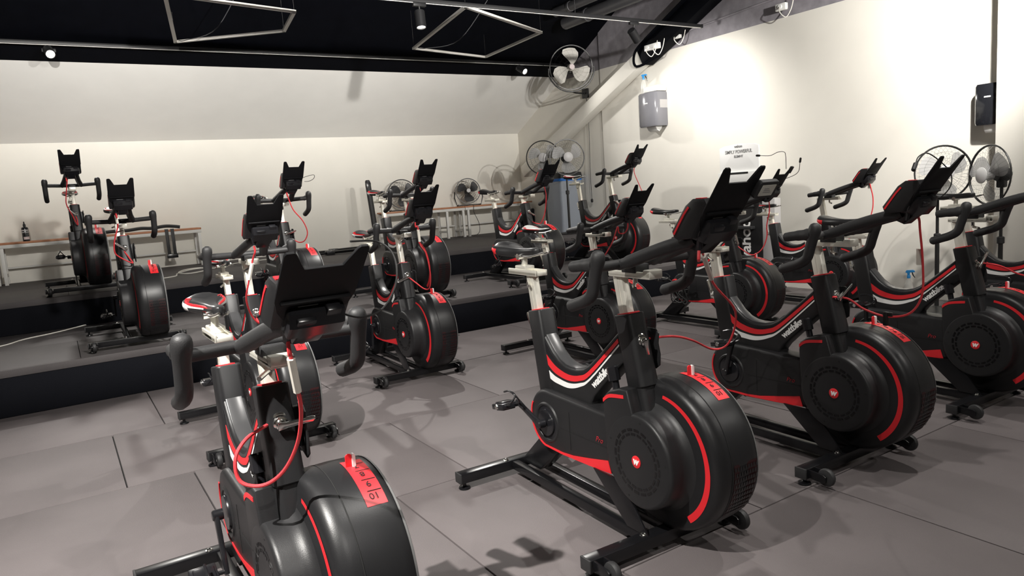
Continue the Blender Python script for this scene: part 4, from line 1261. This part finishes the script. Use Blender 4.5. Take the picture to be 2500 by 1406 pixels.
# hanging quadrilateral frames
def quad_frame(pts, z, label):
    c = Vector((sum(p[0] for p in pts)/4, sum(p[1] for p in pts)/4, z))
    t = empty('hanging_frame', c); tag(t, label, 'light frame', 'hanging outline frames')
    for i in range(4):
        a = Vector((*pts[i], z))-c; b = Vector((*pts[(i+1) % 4], z))-c
        d = (b-a).normalized(); n = Vector((-d.y, d.x, 0))
        vs = []
        for p in (a-d*.012, b+d*.012):
            for s, q in ((-1, -.012), (1, -.012), (1, .012), (-1, .012)):
                vs.append(p+n*(s*.016)+Vector((0, 0, q)))
        MB().add(vs, [(0, 1, 2, 3), (7, 6, 5, 4), (0, 4, 5, 1), (1, 5, 6, 2), (2, 6, 7, 3), (3, 7, 4, 0)]).build('profile_bar', 'profile_white', t)
        MB().tube([a+Vector((0, 0, .01)), a+Vector((0, 0, .55))], .0015, 5).build('hanging_wire', 'cable_black', t)
    a = Vector((*pts[0], z))-c
    MB().tube(smooth_path([a*.93, a*.80+Vector((0, 0, -.02)), a*.45+Vector((.1, -.1, .02)), a*.2+Vector((.25, -.25, .45))], 6), .004, 6).build('feed_cable', 'duct_grey', t)
quad_frame([(1.284, 8.018), (2.170, 7.295), (2.063, 6.567), (.982, 6.341)], 3.0, 'white outlined quadrilateral frame hanging at the left of the ceiling')
quad_frame([(3.794, 7.765), (4.927, 8.040), (4.829, 6.672), (3.477, 5.964)], 3.0, 'white outlined quadrilateral frame hanging at the ceiling beside the cylinder spotlight')

# white power blocks on the dark wall strip
def power_block(x, y, z, label, n):
    t = empty('power_block', (x, y, z)); tag(t, label, 'power socket', 'white power sockets under the roof')
    MB().box(-.05, -.001, -.06*n, .06*n, -.035, .035, bev=.006).build('socket_body', 'white_gloss', t)
    for i in range(n):
        yy = -.06*n+.06+.12*i
        MB().lathe([(0, -.062), (.022, -.062), (.024, -.05)], (0, yy, 0), 'x', 18).build('plug', 'white', t)
        MB().tube(smooth_path([(-.06, yy, 0), (-.10, yy-.03, -.06), (-.07, yy-.08, -.12), (-.04, yy-.12, -.05), (-.02, yy-.14, .06)], 5), .005, 6).build('lead', 'cable_white', t)
    return t
power_block(6.45, 6.58, 2.90, 'white power strip with several plugs hanging at the diagonal tube', 2)
power_block(6.58, 6.30, 2.98, 'white power adapter on the dark wall right of the diagonal tube', 1)
power_block(6.62, 4.87, 2.96, 'single white socket on the dark wall strip at the top right', 1)
t = tag(MB().tube(smooth_path([(6.64, 6.2, 3.02), (6.645, 5.6, 3.05), (6.645, 4.9, 3.08), (6.645, 3.6, 3.10)], 4), .012, 8).build('wall_conduit', 'grey_black_paint'), 'dark conduit running along the painted wall strip', 'conduit')

for o in list(bpy.data.objects):
    if o.parent is None and o.name.split('.')[0] in ('wall_fan', 'fan_cord', 'towel_dispenser', 'soap_box', 'roof_tube', 'duct', 'hanging_frame', 'power_block', 'wall_conduit', 'track_spotlight', 'display_stand'):
        o.location.z -= GZ
    elif o.parent is None and o.name.startswith('light_track') and abs(o.location.y-8.46) > .01:
        o.location.z -= GZ
    elif o.parent is None and o.name.startswith('trigger_spray') and o.location.z > 1:
        o.location.z -= GZ

# white extension cables lying on the steps
t = tag(MB().tube(smooth_path([(-1.6, 6.5, H1+.005), (-.9, 6.66, H1+.005), (-.47, 6.857, H1+.005), (-.314, 7.079, H1+.005), (-.083, 7.248, H1+.005), (.123, 7.464, H1+.005), (.3, 7.62, H1+.005), (.5, 7.72, H1+.005)], 5), .005, 6).build('extension_cable', 'cable_white'), 'white cable lying along the lower step at the left', 'cable')
pp = [(.70, 8.10, 0), (.867, 8.209, 0), (1.041, 8.335, 0), (1.10, 8.62, .004), (1.30, 8.95, .008), (1.46, 8.90, .01), (1.42, 8.60, .012), (1.20, 8.36, .010), (1.10, 8.55, .014), (1.22, 8.90, .016), (1.40, 8.98, .014), (1.50, 8.75, .010), (1.62, 9.05, .002), (1.95, 9.35, 0), (2.3, 9.4, 0)]
t = tag(MB().tube(smooth_path([(x, y, H2+.006+z) for x, y, z in pp], 5), .006, 6).build('extension_cable', 'cable_white'), 'white cable lying in a loose coil on the upper step', 'cable')
